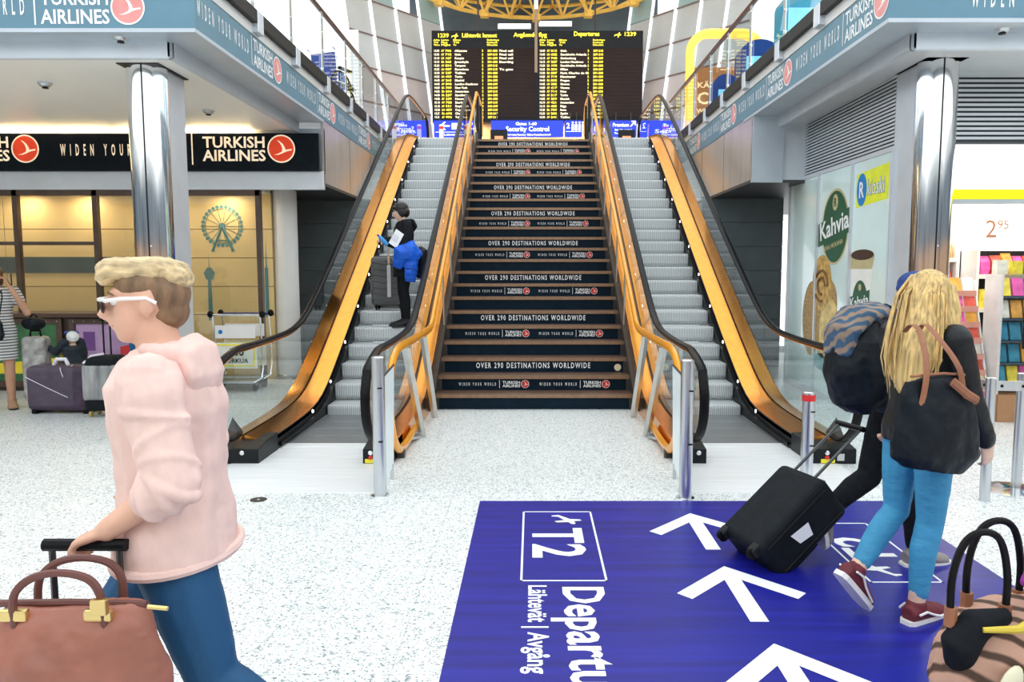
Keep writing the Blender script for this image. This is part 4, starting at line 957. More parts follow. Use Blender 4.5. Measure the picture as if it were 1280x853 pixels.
# things on the mezzanines: white totem, wheelchairs, blue machines, cafe arch
t = thing('white_totem', 'tall thin white totem standing behind the railing near the wheelchairs', 'totem', (-4.6, 20, ZU))
MB().box(-4.72, -4.50, 20, 20.1, ZU+0.06, 7.75).build('body', white_pt, t); MB().box(-4.9, -4.32, 19.9, 20.2, ZU, ZU+0.06).build('base', steel, t)
def wheelchair(x, y, lab, rz):
    t = thing('wheelchair', lab, 'wheelchair', (x, y, ZU), rz, group='wheelchairs on the mezzanine')
    for sy in (-0.28, 0.28):
        b = MB(); b.tube([(0.30*math.cos(2*PI*i/24), sy, 0.31+0.30*math.sin(2*PI*i/24)) for i in range(25)], 0.018, 6, caps=False); w = b.build('wheel', blackrb, t, local=True, smooth=True)
        for k in range(8):
            b = MB(); a = 2*PI*k/8; b.tube([(0,sy,0.31),(0.30*math.cos(a),sy,0.31+0.30*math.sin(a))], 0.004, 4); b.build('spoke', chrome, w, local=True)
        b = MB(); b.tube([(0.45+0.09*math.cos(2*PI*i/12), sy*0.85, 0.10+0.09*math.sin(2*PI*i/12)) for i in range(13)], 0.015, 6, caps=False); b.build('caster', blackrb, t, local=True)
        b = MB(); b.tube([(-0.18,sy*0.9,0.98),(-0.10,sy*0.9,0.95),(-0.05,sy*0.9,0.45),(0.42,sy*0.9,0.45),(0.55,sy*0.9,0.15)], 0.014, 6); b.build('frame', chrome, t, local=True)
        b = MB(); b.box(0.0,0.34,sy*0.9-0.03,sy*0.9+0.03,0.66,0.70); b.build('armrest', blackrb, t, local=True)
    bb = mat('wheelchair_blue', (0.02,0.06,0.30), 0.5)
    b = MB(); b.box(-0.04,0.42,-0.24,0.24,0.45,0.49); b.build('seat', bb, t, local=True, bevel=0.01); b = MB(); b.box(-0.10,-0.06,-0.24,0.24,0.5,0.92); b.build('backrest', bb, t, local=True, bevel=0.01)
wheelchair(-3.55, 13.3, 'blue wheelchair parked behind the glass railing, nearer the stairs top', 1.2)
wheelchair(-3.75, 14.6, 'blue wheelchair farther along the glass railing by the white totem', 1.4)
bm_, cy_ = mat('machine_blue', (0.01,0.06,0.28), 0.35, 0, 0.15, 2), mat('machine_cyan', (0.02,0.34,0.50), 0.3, 0, 0.15, 2)
for i, (x, y, w, h, m, lab) in enumerate(((4.55,11.0,0.9,1.9,cy_,'cyan information machine nearest the front of the kiosk mezzanine'),(4.35,12.6,0.8,1.75,cy_,'cyan information machine second from the front on the kiosk mezzanine'),(4.0,13.9,0.7,1.35,bm_,'dark blue check-in machine with rounded top between cyan machine and cafe arch'),(3.7,15.1,0.5,1.05,bm_,'low dark blue check-in machine beside the cafe arch'))):
    t = thing('check_in_machine', lab, 'machine', (x, y, ZU), group='machines on the kiosk mezzanine')
    b = MB(); pts = [(x-w/2,y,ZU),(x+w/2,y,ZU)]+[(x+w/2*math.cos(PI*k/10), y, ZU+h-0.25+0.25*math.sin(PI*k/10)) for k in range(11)]
    b.prism(pts, (0,0.4,0)); b.build('body', m, t)
    MB().box(x-w/2+0.1, x+w/2-0.1, y-0.02, y, ZU+h*0.55, ZU+h-0.3).build('screen', mat('machine_screen', (0.3,0.7,0.9), 0.2, emit=(0.2,0.6,0.9), estr=0.4), t)
    b = MB()
    for k in range(5): bar(b, (x-w/2+0.12, y, ZU+0.25+k*h*0.06), U, V, (w-0.24)*(1-0.08*(k%3)), 0.03, 0.004)
    b.split('lettering', white, t)
t = thing('cafe_arch', 'glowing orange rounded cafe arch with a brown lettered panel', 'arch', (4.7, 19.5, ZU))
ora = mat('arch_orange', (0.95,0.50,0.05), 0.4, emit=(1,0.55,0.08), estr=0.8); brp = mat('cafe_brown', (0.38,0.17,0.05), 0.5, 0, 0.15, 2)
def rrect(x0, x1, z0, z1, r, n=6):
    P = []
    for cx, cz, a0 in ((x1-r, z1-r, 0), (x0+r, z1-r, 90)): P += [(cx+r*math.cos(math.radians(a0+90*i/n)), cz+r*math.sin(math.radians(a0+90*i/n))) for i in range(n+1)]
    return [(x1, z0)]+P+[(x0, z0)]
pa = rrect(3.88, 5.6, ZU, 7.50, 0.45)
b = MB(); b.tube([(px, 19.5, pz) for px, pz in pa], 0.11, 8, ref=(0,1,0), flat=(2.0,1)); b.build('arch_tube', ora, t, smooth=True)
b = MB(); b.prism([(px, 19.75, pz) for px, pz in rrect(3.98, 5.5, ZU, 6.75, 0.1)], (0,0.1,0)); b.build('panel', brp, t)
b = MB(); text(b, 'KÄTEVÄSTI', (4.12,19.75,6.25), U, V, 0.13, bold=True, fit=1.2); text(b, 'CAFE', (4.12,19.75,5.85), U, V, 0.28, bold=True, fit=1.0); text(b, 'WELCOME', (4.12,19.75,5.62), U, V, 0.11, bold=True, fit=0.8); b.split('lettering', mat('cafe_cream', (0.95,0.75,0.45), 0.5, emit=(1,0.75,0.4), estr=0.3), t)
# ================================================================== PEOPLE
skin_a = mat('skin_light', (0.72,0.42,0.30), 0.5, 0, 0.10, 8); skin_b = mat('skin_tan', (0.55,0.30,0.19), 0.5, 0, 0.1, 8); skin_c = mat('skin_pale', (0.74,0.50,0.38), 0.5, 0, 0.1, 8)
lipm = mat('lips', (0.50,0.16,0.14), 0.45); eyew = mat('eye_white', (0.85,0.85,0.83), 0.3); eyed = mat('eye_dark', (0.05,0.03,0.02), 0.2)
def vox(o, size, it=6, fac=0.5, disp=0.0, dscale=0.12):
    r = o.modifiers.new('remesh', 'REMESH'); r.mode = 'VOXEL'; r.voxel_size = size; r.use_smooth_shade = True
    if it:
        s = o.modifiers.new('smooth', 'SMOOTH'); s.factor = fac; s.iterations = it
    if disp:
        tx = bpy.data.textures.new('folds', 'CLOUDS'); tx.noise_scale = dscale; tx.noise_depth = 3
        d = o.modifiers.new('folds', 'DISPLACE'); d.texture = tx; d.strength = disp; d.mid_level = 0.5; d.texture_coords = 'LOCAL'
    return o
def lerp(a, b, t): return Vector(a)*(1-t)+Vector(b)*t
BASE = dict(pelvis=(0,0,0.93), waist=(0,0,1.07), chest=(0,0,1.27), neck=(0,0,1.445), head=(0.025,0,1.588),
            shl=(0,0.175,1.395), shr=(0,-0.175,1.395), ell=(-0.02,0.24,1.12), elr=(-0.02,-0.24,1.12), wrl=(0.04,0.25,0.88), wrr=(0.04,-0.25,0.88),
            hil=(0,0.088,0.90), hir=(0,-0.088,0.90), knl=(0.02,0.095,0.49), knr=(0.02,-0.095,0.49), anl=(-0.01,0.10,0.09), anr=(-0.01,-0.10,0.09))
class Human:
    def __init__(s, name, label, loc, rotz, H=1.70, J=None, skin=skin_a, build=1.0, head_yaw=0, head_pitch=0, voxel=0.010, hands=None, group=None, head_scale=1.0):
        k = H/1.70; s.k = k; s.b = build*k; s.vx = voxel
        s.J = {n: Vector(v)*k for n, v in BASE.items()}
        for n, v in (J or {}).items(): s.J[n] = Vector(v)
        s.skin = skin; s.hs = k*head_scale; s.loc = loc
        s.HM = Matrix.Rotation(head_yaw, 3, 'Z') @ Matrix.Rotation(head_pitch, 3, 'Y')
        hands = hands or {}
        m = MB(); J = s.J; b = s.b
        s.torso(m, 0.0); s.legs(m, 0.0, 1.0); s.arms(m, 0.0, 1.0)
        s.head(m)
        for side, W, E in (('l', J['wrl'], J['ell']), ('r', J['wrr'], J['elr'])):
            hd = hands.get(side, {}); s.hand(m, W, hd.get('dir', (W-E).normalized()), hd.get('palm', (0, -1 if side == 'l' else 1, 0)), hd.get('curl', 0.35), side)
        for a, kn, side in (('anl','knl','l'), ('anr','knr','r')): s.foot(m, J[a], J[kn], 0.0, s.footdir(side))
        o = m.build(name, skin, None, local=True); vox(o, voxel, 4)
        o.location = loc; o.rotation_euler = (0,0,rotz); tag(o, label, 'person', group); s.o = o
        s.face()
    fd = {}
    def footdir(s, side): return Vector(s.J.get('toe'+side, (1,0,0))).normalized()
    def hp(s, x, y, z): return s.J['head']+s.HM @ (Vector((x,y,z))*s.hs)
    def torso(s, m, off, z_lo=None):
        J, b = s.J, s.b; f = (1,0,0)
        pts = [lerp(J['pelvis'], (J['hil']+J['hir'])/2, 1.0)+Vector((0,0,-0.05*s.k)), J['pelvis']+Vector((0,0,0.0)), J['waist'], lerp(J['waist'], J['chest'], 0.5), J['chest'], lerp(J['chest'], J['neck'], 0.55), lerp(J['chest'], J['neck'], 0.88), lerp(J['neck'], J['head'], 0.15), lerp(J['neck'], J['head'], 0.6)]
        R = [(0.095,0.150),(0.115,0.168),(0.098,0.138),(0.105,0.148),(0.118,0.165),(0.105,0.178),(0.075,0.125),(0.054,0.056),(0.052,0.052)]
        m.tube(pts, [(x*b+off, y*b+off) for x, y in R], 16, ref=f)
    def limb(s, m, P, R, off=0.0, n=12):
        pts, rr = [], []
        for i in range(len(P)-1):
            for t in (0, 0.33, 0.67): pts.append(lerp(P[i], P[i+1], t)); rr.append((R[i]*(1-t)+R[i+1]*t)*s.b+off)
        pts.append(Vector(P[-1])); rr.append(R[-1]*s.b+off); m.tube(pts, rr, n)
        for p, r in zip(P, R): m.ellipsoid(p, r*s.b+off, r*s.b+off, r*s.b+off, 10, 6)
    def arms(s, m, off, frac):
        J = s.J
        for a, e, w in (('shl','ell','wrl'), ('shr','elr','wrr')):
            if frac <= 0.5: q = lerp(J[a], J[e], frac*2); s.limb(m, [J[a], q], [0.058, 0.047], off)
            else: q = lerp(J[e], J[w], (frac-0.5)*2); s.limb(m, [J[a], J[e], q], [0.056, 0.042, 0.042-(frac-0.5)*2*0.014], off)
    def legs(s, m, off, frac):
        J = s.J
        for h, kn, a in (('hil','knl','anl'), ('hir','knr','anr')):
            mid = lerp(J[kn], J[a], 0.35)+Vector((-0.015*s.k,0,0))
            if frac < 0.5: s.limb(m, [J[h], lerp(J[h], J[kn], frac*2)], [0.088, 0.088-frac*2*0.03], off)
            else:
                e = lerp(J[kn], J[a], (frac-0.5)*2); P = [J[h], lerp(J[h], J[kn], 0.5), J[kn], mid, e]; s.limb(m, P, [0.090, 0.077, 0.057, 0.056, 0.040], off)
    def foot(s, m, A, K, off, d):
        up = (K-A).normalized(); d = d.normalized(); b = s.b; side = d.cross(Vector((0,0,1)));  side = side.normalized() if side.length > .1 else Vector((0,1,0)); nrm = side.cross(d)
        h = A - nrm*0.05*b*(-1 if nrm.z < 0 else 1)
        nz = nrm if nrm.z > 0 or abs(nrm.z) < 0.05 else -nrm
        s_ = [A-d*0.065*b-nz*0.045*b, A-d*0.02*b-nz*0.040*b, A+d*0.05*b-nz*0.045*b, A+d*0.12*b-nz*0.058*b, A+d*0.175*b-nz*0.066*b, A+d*0.20*b-nz*0.068*b]
        R = [(0.030,0.030),(0.043,0.036),(0.040,0.040),(0.028,0.046),(0.022,0.042),(0.014,0.026)]
        m.tube(s_, [(x*b+off, y*b+off) for x, y in R], 12, ref=nz)
        m.tube([A+up*0.02*b, A-nz*0.03*b], [0.038*b+off, 0.040*b+off], 10)
        return s_, nz
    def hand(s, m, W, d, pn, curl, side):
        d = Vector(d).normalized(); pn = Vector(pn); pn = (pn-d*pn.dot(d)).normalized(); sd = d.cross(pn); k = s.k
        tside = sd if (side == 'r') else -sd            # thumb side
        m.tube([W-d*0.01*k, W+d*0.03*k, W+d*0.085*k], [(0.017*k,0.026*k),(0.017*k,0.038*k),(0.014*k,0.040*k)], 10, ref=pn)
        for i, (off, L) in enumerate(((0.030,0.072),(0.010,0.080),(-0.010,0.075),(-0.029,0.060))):
            p = W+d*(0.085-abs(off)*0.15)*k+tside*off*k; dirv = d.copy(); pts = [p-d*0.01*k]; rr = [0.0095*k]; a = curl*0.6
            for seg, fr in enumerate((0.42,0.33,0.25)):
                dirv = d*math.cos(a)+pn*math.sin(a); p = p+dirv*L*fr*k; pts.append(p); rr.append((0.0092-0.0009*seg)*k); a += curl*1.25
            m.tube(pts, rr, 8); m.ellipsoid(pts[-1], rr[-1], rr[-1], rr[-1], 8, 5)
        p = W+d*0.03*k+tside*0.030*k; dv = (d*0.55+tside*0.75+pn*(0.25+curl*0.4)).normalized(); q = p+dv*0.038*k; dv2 = (d*0.9+tside*(0.35-curl*0.3)+pn*(0.3+curl*0.6)).normalized(); r_ = q+dv2*0.034*k
        m.tube([p-dv*0.02*k, p, q, r_], [0.014*k,0.013*k,0.0105*k,0.009*k], 8); m.ellipsoid(r_, 0.009*k, 0.009*k, 0.009*k, 8, 5)
    def head(s, m):
        M = s.HM; h = s.hs
        def el(c, r): m.ellipsoid(s.hp(*c), r[0]*h, r[1]*h, r[2]*h, 16, 12, M)
        el((-0.012,0,0.022), (0.098,0.076,0.094)); el((0.030,0,-0.030), (0.072,0.062,0.088)); el((0.060,0,-0.088), (0.030,0.034,0.026)); el((0.035,0,-0.075), (0.052,0.050,0.035))
        el((0.068,0,0.028), (0.030,0.050,0.020)); el((0.066,0.034,-0.022), (0.024,0.020,0.020)); el((0.066,-0.034,-0.022), (0.024,0.020,0.020))
        m.tube([s.hp(0.094,0,0.016), s.hp(0.110,0,-0.008), s.hp(0.122,0,-0.028), s.hp(0.104,0,-0.038)], [0.009*h,0.011*h,0.015*h,0.012*h], 8)
        for y in (-0.078, 0.078): el((-0.004,y,-0.010), (0.021,0.010,0.033))
        el((0.088,0,-0.060), (0.016,0.024,0.012))
    def face(s):
        o = s.o; h = s.hs
        b = MB(); b.tube([s.hp(0.091,-0.022,-0.061), s.hp(0.1005,0,-0.058), s.hp(0.091,0.022,-0.061)], [0.0025*h,0.005*h,0.0025*h], 8); b.build('mouth', lipm, o, local=True, smooth=True)
        for y in (-0.032, 0.032):
            b = MB(); b.ellipsoid(s.hp(0.080,y,0.006), 0.013*h,0.013*h,0.010*h, 10, 8, s.HM); e = b.build('eye', eyew, o, local=True, smooth=True)
            b = MB(); b.ellipsoid(s.hp(0.090,y,0.006), 0.0045*h,0.006*h,0.006*h, 8, 6, s.HM); b.build('iris', eyed, e, local=True, smooth=True)
    def brows(s, m_):
        for y in (-1, 1):
            b = MB(); b.tube([s.hp(0.090,y*0.016,0.028), s.hp(0.092,y*0.034,0.033), s.hp(0.078,y*0.052,0.026)], [0.003*s.hs,0.004*s.hs,0.002*s.hs], 6); b.build('eyebrow', m_, s.o, local=True, smooth=True)
    # ---- clothing
    def top(s, name, m_, off=0.018, frac=1.0, hem=None, it=5, disp=0.012, flare=0.0, neck=True, hemd=(0,0,0), vx=None, ds=0.12, folds=None):
        J, b = s.J, s.b; m = MB(); f = (1,0,0); hz = J['pelvis'].z-0.03*s.k if hem is None else hem
        pb = Vector((J['pelvis'].x, J['pelvis'].y, hz))+Vector(hemd)
        pts = [pb]
        R = [(0.118+flare, 0.170+flare)]
        if hz < J['pelvis'].z-0.02: pts.append(J['pelvis']+Vector((0,0,0.02))); R.append((0.118+flare*0.6,0.172+flare*0.6))
        pts += [J['waist'], lerp(J['waist'],J['chest'],0.5), J['chest'], lerp(J['chest'],J['neck'],0.55), lerp(J['chest'],J['neck'],0.88), lerp(J['neck'],J['head'],0.12)]
        R += [(0.105+flare*0.3,0.145+flare*0.2),(0.108,0.150),(0.120,0.166),(0.106,0.178),(0.074,0.122),(0.056,0.058)]
        m.tube(pts, [(x*b+off, y*b+off) for x, y in R], 20, ref=f)
        for a, e, w in (('shl','ell','wrl'), ('shr','elr','wrr')):
            if frac <= 0: break
            if frac <= 0.5: s.limb(m, [J[a], lerp(J[a],J[e],frac*2)], [0.058,0.050], off)
            else: s.limb(m, [J[a], J[e], lerp(J[e],J[w],(frac-0.5)*2)], [0.058,0.046,0.045-(frac-0.5)*2*0.012], off)
        for a, e, t, r, tilt in (folds or ()):
            p = lerp(J[a], J[e], t); d = (J[e]-J[a]).normalized(); u = d.cross(Vector((0,1,0.3))).normalized(); v = d.cross(u)
            m.tube([p+u*(r*math.cos(q))+v*(r*math.sin(q))+d*(tilt*math.cos(q*1.0+t*9)) for q in [2*PI*i/18 for i in range(19)]], 0.011, 7)
        o = m.build(name, m_, s.o, local=True); vox(o, vx or s.vx, it, 0.5, disp, ds); return o
    def pants(s, name, m_, off=0.010, frac=0.97, it=4, disp=0.006, waist=0.02):
        J, b = s.J, s.b; m = MB()
        pts = [(J['hil']+J['hir'])/2+Vector((0,0,-0.06*s.k)), J['pelvis'], J['pelvis']+Vector((0,0,0.09*s.k))]
        m.tube(pts, [(0.095*b+off,0.150*b+off),(0.117*b+off,0.168*b+off),(0.105*b+off,0.150*b+off)], 18, ref=(1,0,0))
        s.legs(m, off, frac)
        o = m.build(name, m_, s.o, local=True); vox(o, s.vx, it, 0.5, disp, 0.07); return o
    def shoes(s, m_, sole, lace=None, stripe=None):
        for a, kn, side in (('anl','knl','l'), ('anr','knr','r')):
            m = MB(); pts, nz = s.foot(m, s.J[a], s.J[kn], 0.010*s.k, s.footdir(side))
            o = m.build('shoe', m_, s.o, local=True); vox(o, min(s.vx, 0.008), 3)
            d = s.footdir(side); sd = d.cross(nz).normalized(); A = s.J[a]; b = s.b
            ms = MB(); ring = []
            for t, w in ((-0.085,0.026),(-0.06,0.042),(0.0,0.046),(0.08,0.050),(0.15,0.052),(0.20,0.040),(0.222,0.018)): ring.append((t*b, w*b))
            lo = [A+d*t+sd*w for t, w in ring]+[A+d*t-sd*w for t, w in ring[::-1]]
            base = -nz*0.085*b
            ms.prism([p+base-nz*0.012*s.k for p in lo], nz*0.026*s.k); ms.build('sole', sole, o, local=True)
            if lace:
                for i in range(4):
                    ml = MB(); c = A+d*(0.045+0.022*i)*b-nz*(0.006+0.013*i)*b; ml.tube([c-sd*0.028*b, c+nz*0.012*b, c+sd*0.028*b], 0.0035*s.k, 6); ml.build('lace', lace, o, local=True)
            if stripe:
                for q in (-1, 1):
                    ml = MB(); ml.tube([A+d*t*b+sd*(q*w*b)-nz*z*b for t, w, z in ((-0.05,0.054,0.030),(0.0,0.060,0.022),(0.05,0.060,0.045),(0.10,0.064,0.062),(0.15,0.058,0.068))], 0.006*s.k, 6); ml.build('stripe', stripe, o, local=True, smooth=True)

denim = mat('denim_blue', (0.010,0.075,0.18), 0.7, 0, 0.15, 6, (1,1,0.5), bump=0.5, bscale=18); denim_l = mat('denim_light', (0.05,0.29,0.50), 0.7, 0, 0.10, 6, (1,1,2.5), bump=0.6, bscale=14)
blackc = mat('black_cloth', (0.007,0.009,0.012), 0.75, 0, 0.3, 20, bump=0.2, bscale=40, spec=0.2); blackl = mat('black_leather', (0.010,0.012,0.014), 0.42, 0, 0.3, 14, bump=0.5, bscale=22, spec=0.35)
pinkc = mat('pink_fleece', (0.80,0.57,0.51), 0.85, 0, 0.07, 16, (1,1,0.45), bump=1.0, bscale=13)
hair_bl = mat('hair_blond_short', (0.62,0.47,0.26), 0.5, 0, 0.42, 55, (0.12,1,1), bump=0.5)
hair_dk = mat('hair_ash_brown', (0.22,0.13,0.07), 0.55, 0, 0.35, 40, (1,1,0.3), bump=0.4)
hair_lg = mat('hair_blond_long', (0.62,0.43,0.17), 0.4, 0, 0.5, 70, (1,1,0.05), bump=0.6)
hair_bk = mat('hair_black', (0.012,0.009,0.009), 0.35, 0, 0.4, 40, bump=0.3); hair_br = mat('hair_brown', (0.12,0.06,0.03), 0.45, 0, 0.35, 40, bump=0.3)
solew = mat('sole_white', (0.80,0.79,0.76), 0.6); soled = mat('sole_dark', (0.02,0.02,0.02), 0.6)

# ---- man in a pale pink hoodie striding left with a trolley case
P1 = Human('person', 'person in pale pink hoodie and blue jeans walking with a trolley bag', (-1.10, 2.20, 0), PI, 1.71,
    dict(pelvis=(0,0,0.93), waist=(0.01,0,1.07), chest=(0.015,0,1.27), neck=(0.03,0,1.445), head=(0.062,0,1.585),
         shl=(-0.02,0.175,1.385), shr=(0.05,-0.17,1.385), ell=(-0.095,0.215,1.115), elr=(0.02,-0.24,1.12), wrl=(0.085,0.225,0.985), wrr=(0.20,-0.24,0.95),
         hil=(-0.01,0.09,0.90), hir=(0.01,-0.09,0.90), knl=(-0.13,0.10,0.50), knr=(0.30,-0.10,0.54), anl=(-0.43,0.10,0.22), anr=(0.36,-0.10,0.09), toel=(0.85,0,-0.6)),
    skin_a, 1.10, 0.36, 0.05, 0.008, dict(l=dict(dir=(0.95,-0.05,-0.38), palm=(-0.3,0,-0.95), curl=0.95)))
hood = P1.top('hoodie', pinkc, 0.017, 0.66, 0.845, 4, 0.020, 0.014, hemd=(0.0,0,0), vx=0.007, ds=0.14, folds=[('shl','ell',0.35,0.077,0.03),('shl','ell',0.62,0.071,0.035),('shl','ell',0.84,0.067,-0.03),('ell','wrl',0.02,0.068,0.03),('ell','wrl',0.16,0.066,-0.02),('ell','wrl',0.30,0.064,0.02),('shr','elr',0.7,0.07,0.03)])
wt = bpy.data.textures.new('sleeve_folds', 'WOOD'); wt.wood_type = 'BANDNOISE'; wt.noise_basis_2 = 'SIN'; wt.noise_scale = 0.22; wt.turbulence = 9
wd = hood.modifiers.new('wrinkles', 'DISPLACE'); wd.texture = wt; wd.strength = 0.013; wd.mid_level = 0.5; wd.texture_coords = 'LOCAL'
m = MB()   # hood lying on the back, collar edge, cuffs, pocket seam
hx = P1.J['neck']
for i in range(13):
    pass
pts = [hx+Vector((0.075*math.cos(a)-0.03, 0.098*math.sin(a), 0.005+0.018*math.cos(a))) for a in [PI*0.30+i*(PI*1.4)/14 for i in range(15)]]
m.tube(pts, [0.018+0.020*math.sin(PI*i/14) for i in range(15)], 10)
m.tube([hx+Vector((-0.075,0,0.035)), hx+Vector((-0.105,0,0.0)), hx+Vector((-0.125,0,-0.07)), hx+Vector((-0.115,0,-0.14)), hx+Vector((-0.10,0,-0.18))], [(0.030,0.07),(0.042,0.105),(0.040,0.115),(0.030,0.09),(0.010,0.04)], 14, ref=(1,0,0))
vox(m.build('hood', pinkc, hood, local=True), 0.008, 5, 0.5, 0.010, 0.06)
for nm, w, e in (('cuff','wrl','ell'),('cuff','wrr','elr')):
    q = lerp(P1.J[e], P1.J[w], 0.32); d = (P1.J[w]-P1.J[e]).normalized(); m = MB(); m.tube([q-d*0.025, q+d*0.0, q+d*0.025], [0.054,0.060,0.054], 14); m.build('cuff', pinkc, hood, local=True, smooth=True)
m = MB(); pc = P1.J['pelvis']; m.tube([(pc.x+0.158*math.cos(q), 0.222*math.sin(q), 0.852) for q in [2*PI*i/30 for i in range(31)]], 0.016, 8, caps=False); m.build('hem_band', pinkc, hood, local=True, smooth=True)
m = MB(); m.tube([(0.158,-0.02,0.87),(0.165,-0.02,1.0),(0.150,-0.02,1.2),(0.14,-0.02,1.36)], 0.005, 6); m.build('zip', mat('zip_rose', (0.5,0.30,0.27), 0.5), hood, local=True)
P1.pants('jeans', denim, 0.012); P1.shoes(blackc, solew)
def cap_hair(P, name, m_, parts, vx, disp=0.006, ds=0.03):
    m = MB()
    for c, r in parts: m.ellipsoid(P.hp(*c), r[0]*P.hs, r[1]*P.hs, r[2]*P.hs, 16, 12, P.HM)
    o = m.build(name, m_, P.o, local=True); vox(o, vx, 3, 0.5, disp, ds); return o
sides = cap_hair(P1, 'shaved_sides', hair_dk, (((-0.040,0,0.022),(0.078,0.080,0.075)), ((-0.050,0,-0.030),(0.060,0.066,0.055)), ((0.0,0,0.05),(0.085,0.079,0.055))), 0.007, 0.003)
cap_hair(P1, 'blond_top', hair_bl, (((-0.010,0,0.088),(0.112,0.074,0.040)), ((0.065,0,0.098),(0.062,0.062,0.036)), ((-0.080,0,0.062),(0.050,0.066,0.042)), ((0.098,0,0.080),(0.030,0.052,0.026)), ((0.03,0,0.11),(0.08,0.055,0.022))), 0.007, 0.018, 0.025)
P1.brows(hair_dk)
sun = mat('white_plastic', (0.86,0.84,0.82), 0.3); lens = mat('dark_lens', (0.03,0.02,0.02), 0.1)
m = MB()
for y in (-1, 1): m.tube([P1.hp(0.100,y*0.062,0.012), P1.hp(0.060,y*0.078,0.016), P1.hp(-0.005,y*0.084,0.014), P1.hp(-0.030,y*0.082,-0.002)], 0.0055, 6)
m.tube([P1.hp(0.100,-0.062,0.014), P1.hp(0.118,-0.03,0.016), P1.hp(0.122,0,0.016), P1.hp(0.118,0.03,0.016), P1.hp(0.100,0.062,0.014)], 0.006, 6)
gl = m.build('sunglasses', sun, P1.o, local=True, smooth=True)
for y in (-1, 1):
    m = MB(); m.ellipsoid(P1.hp(0.110,y*0.034,-0.004), 0.006,0.027,0.020, 12, 8, P1.HM); m.build('lens', lens, gl, local=True, smooth=True)

# ---- blonde woman in light jeans with a big black shoulder bag
P2 = Human('person', 'person with long blonde hair, black leather jacket and light blue jeans', (1.80, 3.58, 0), 0.42, 1.665,
    dict(toer=(1,0.1,0), anr=(-0.05,-0.07,0.09), knr=(0.0,-0.085,0.49), hir=(0.0,-0.088,0.90), hil=(0.0,0.088,0.90), knl=(-0.02,0.09,0.50), anl=(-0.27,0.09,0.235), toel=(0.68,0,-0.73),
         shr=(0,-0.165,1.365), elr=(0.045,-0.215,1.10), wrr=(0.16,-0.225,0.89), shl=(0,0.165,1.365), ell=(0.08,0.20,1.12), wrl=(0.22,0.16,1.05), head=(0.03,0,1.553), neck=(0.0,0,1.415)),
    skin_c, 0.98, 0.30, 0.05, 0.009, dict(r=dict(dir=(0.25,0,-0.96), palm=(0.1,0.95,0), curl=0.55)))
jk = P2.top('leather_jacket', blackl, 0.016, 0.97, 0.86, 5, 0.016, 0.008)
P2.pants('jeans', denim_l, 0.008, 0.93); maroon = mat('maroon_canvas', (0.14,0.02,0.03), 0.7, 0, 0.2, 20); P2.shoes(maroon, solew, solew, solew)
m = MB()
hp = P2.hp
for c, r in (((-0.015,0,0.030),(0.112,0.094,0.100)), ((-0.055,0,-0.02),(0.085,0.092,0.10))): m.ellipsoid(hp(*c), r[0]*P2.hs, r[1]*P2.hs, r[2]*P2.hs, 16, 12, P2.HM)
m.tube([hp(-0.02,0,0.07), hp(-0.075,0,-0.03), hp(-0.115,0,-0.15), hp(-0.145,0,-0.28), hp(-0.165,0,-0.40), hp(-0.175,0,-0.47)], [(0.09,0.095),(0.075,0.105),(0.062,0.118),(0.055,0.118),(0.040,0.095),(0.015,0.05)], 18, ref=(1,0,0))
for y in (-1, 1): m.tube([hp(0.0,y*0.07,0.05), hp(0.005,y*0.098,-0.06), hp(-0.02,y*0.115,-0.18), hp(-0.07,y*0.12,-0.32), hp(-0.10,y*0.10,-0.42)], [(0.06,0.03),(0.058,0.03),(0.052,0.03),(0.045,0.028),(0.012,0.012)], 12, ref=(1,0,0))
hl = m.build('long_hair', hair_lg, P2.o, local=True); vox(hl, 0.008, 4, 0.5, 0.006, 0.05)
rnd = random.Random(5)
for i in range(70):
    y0 = rnd.uniform(-1,1); x0 = -0.02-rnd.uniform(0,0.07); e = rnd.uniform(0.34,0.50)
    m = MB(); m.tube([hp(x0+0.02,y0*0.07,0.10), hp(x0-0.055-0.02*(1-abs(y0)),y0*0.105,0.0), hp(x0-0.085,y0*0.125,-0.16), hp(x0-0.10,y0*0.13+rnd.uniform(-.01,.01),-0.30), hp(x0-0.115+rnd.uniform(-.02,.02),y0*0.105+rnd.uniform(-.02,.02),-e)], [0.003,0.005,0.006,0.004,0.001], 5); m.build('lock', hair_lg, hl, local=True, smooth=True)
P2.brows(hair_br)
# shoulder bag (held on the shoulder: its own thing)
bag_m = mat('black_nylon', (0.005,0.009,0.014), 0.5, 0, 0.3, 10, bump=0.5, bscale=12, spec=0.25); tanl = mat('tan_leather', (0.30,0.12,0.06), 0.5, 0, 0.2, 10)
bg_ = thing('shoulder_bag', 'large black tote bag with brown leather straps on the blonde person', 'bag', (1.715, 3.27, 0.80), 0.30)
m = MB(); m.tube([(-0.01,0,0.0), (0.0,0,0.06), (0.0,0,0.20), (-0.02,0,0.34), (-0.03,0,0.42)], [(0.16,0.05),(0.235,0.078),(0.225,0.070),(0.185,0.045),(0.155,0.018)], 20, ref=(1,0,0)); vox(m.build('body', bag_m, bg_, local=True), 0.010, 4, 0.5, 0.022, 0.10)
for x in (-0.12, 0.10):
    m = MB(); m.tube(cr([(x,-0.035,0.30),(x*0.8,-0.03,0.45),(x*0.35-0.01,0.06,0.60),(x*0.30-0.01,0.115,0.632),(x*0.35-0.01,0.15,0.60)]), 0.014, 6, flat=(1.2,0.4), ref=(1,0,0)); m.build('strap', tanl, bg_, local=True, smooth=True)
m = MB(); m.tube([(0.02,-0.055,0.40),(0.10,-0.062,0.34),(0.16,-0.058,0.31)], 0.02, 6, flat=(1,0.4), ref=(0,0,1)); m.build('leather_tab', tanl, bg_, local=True, smooth=True)
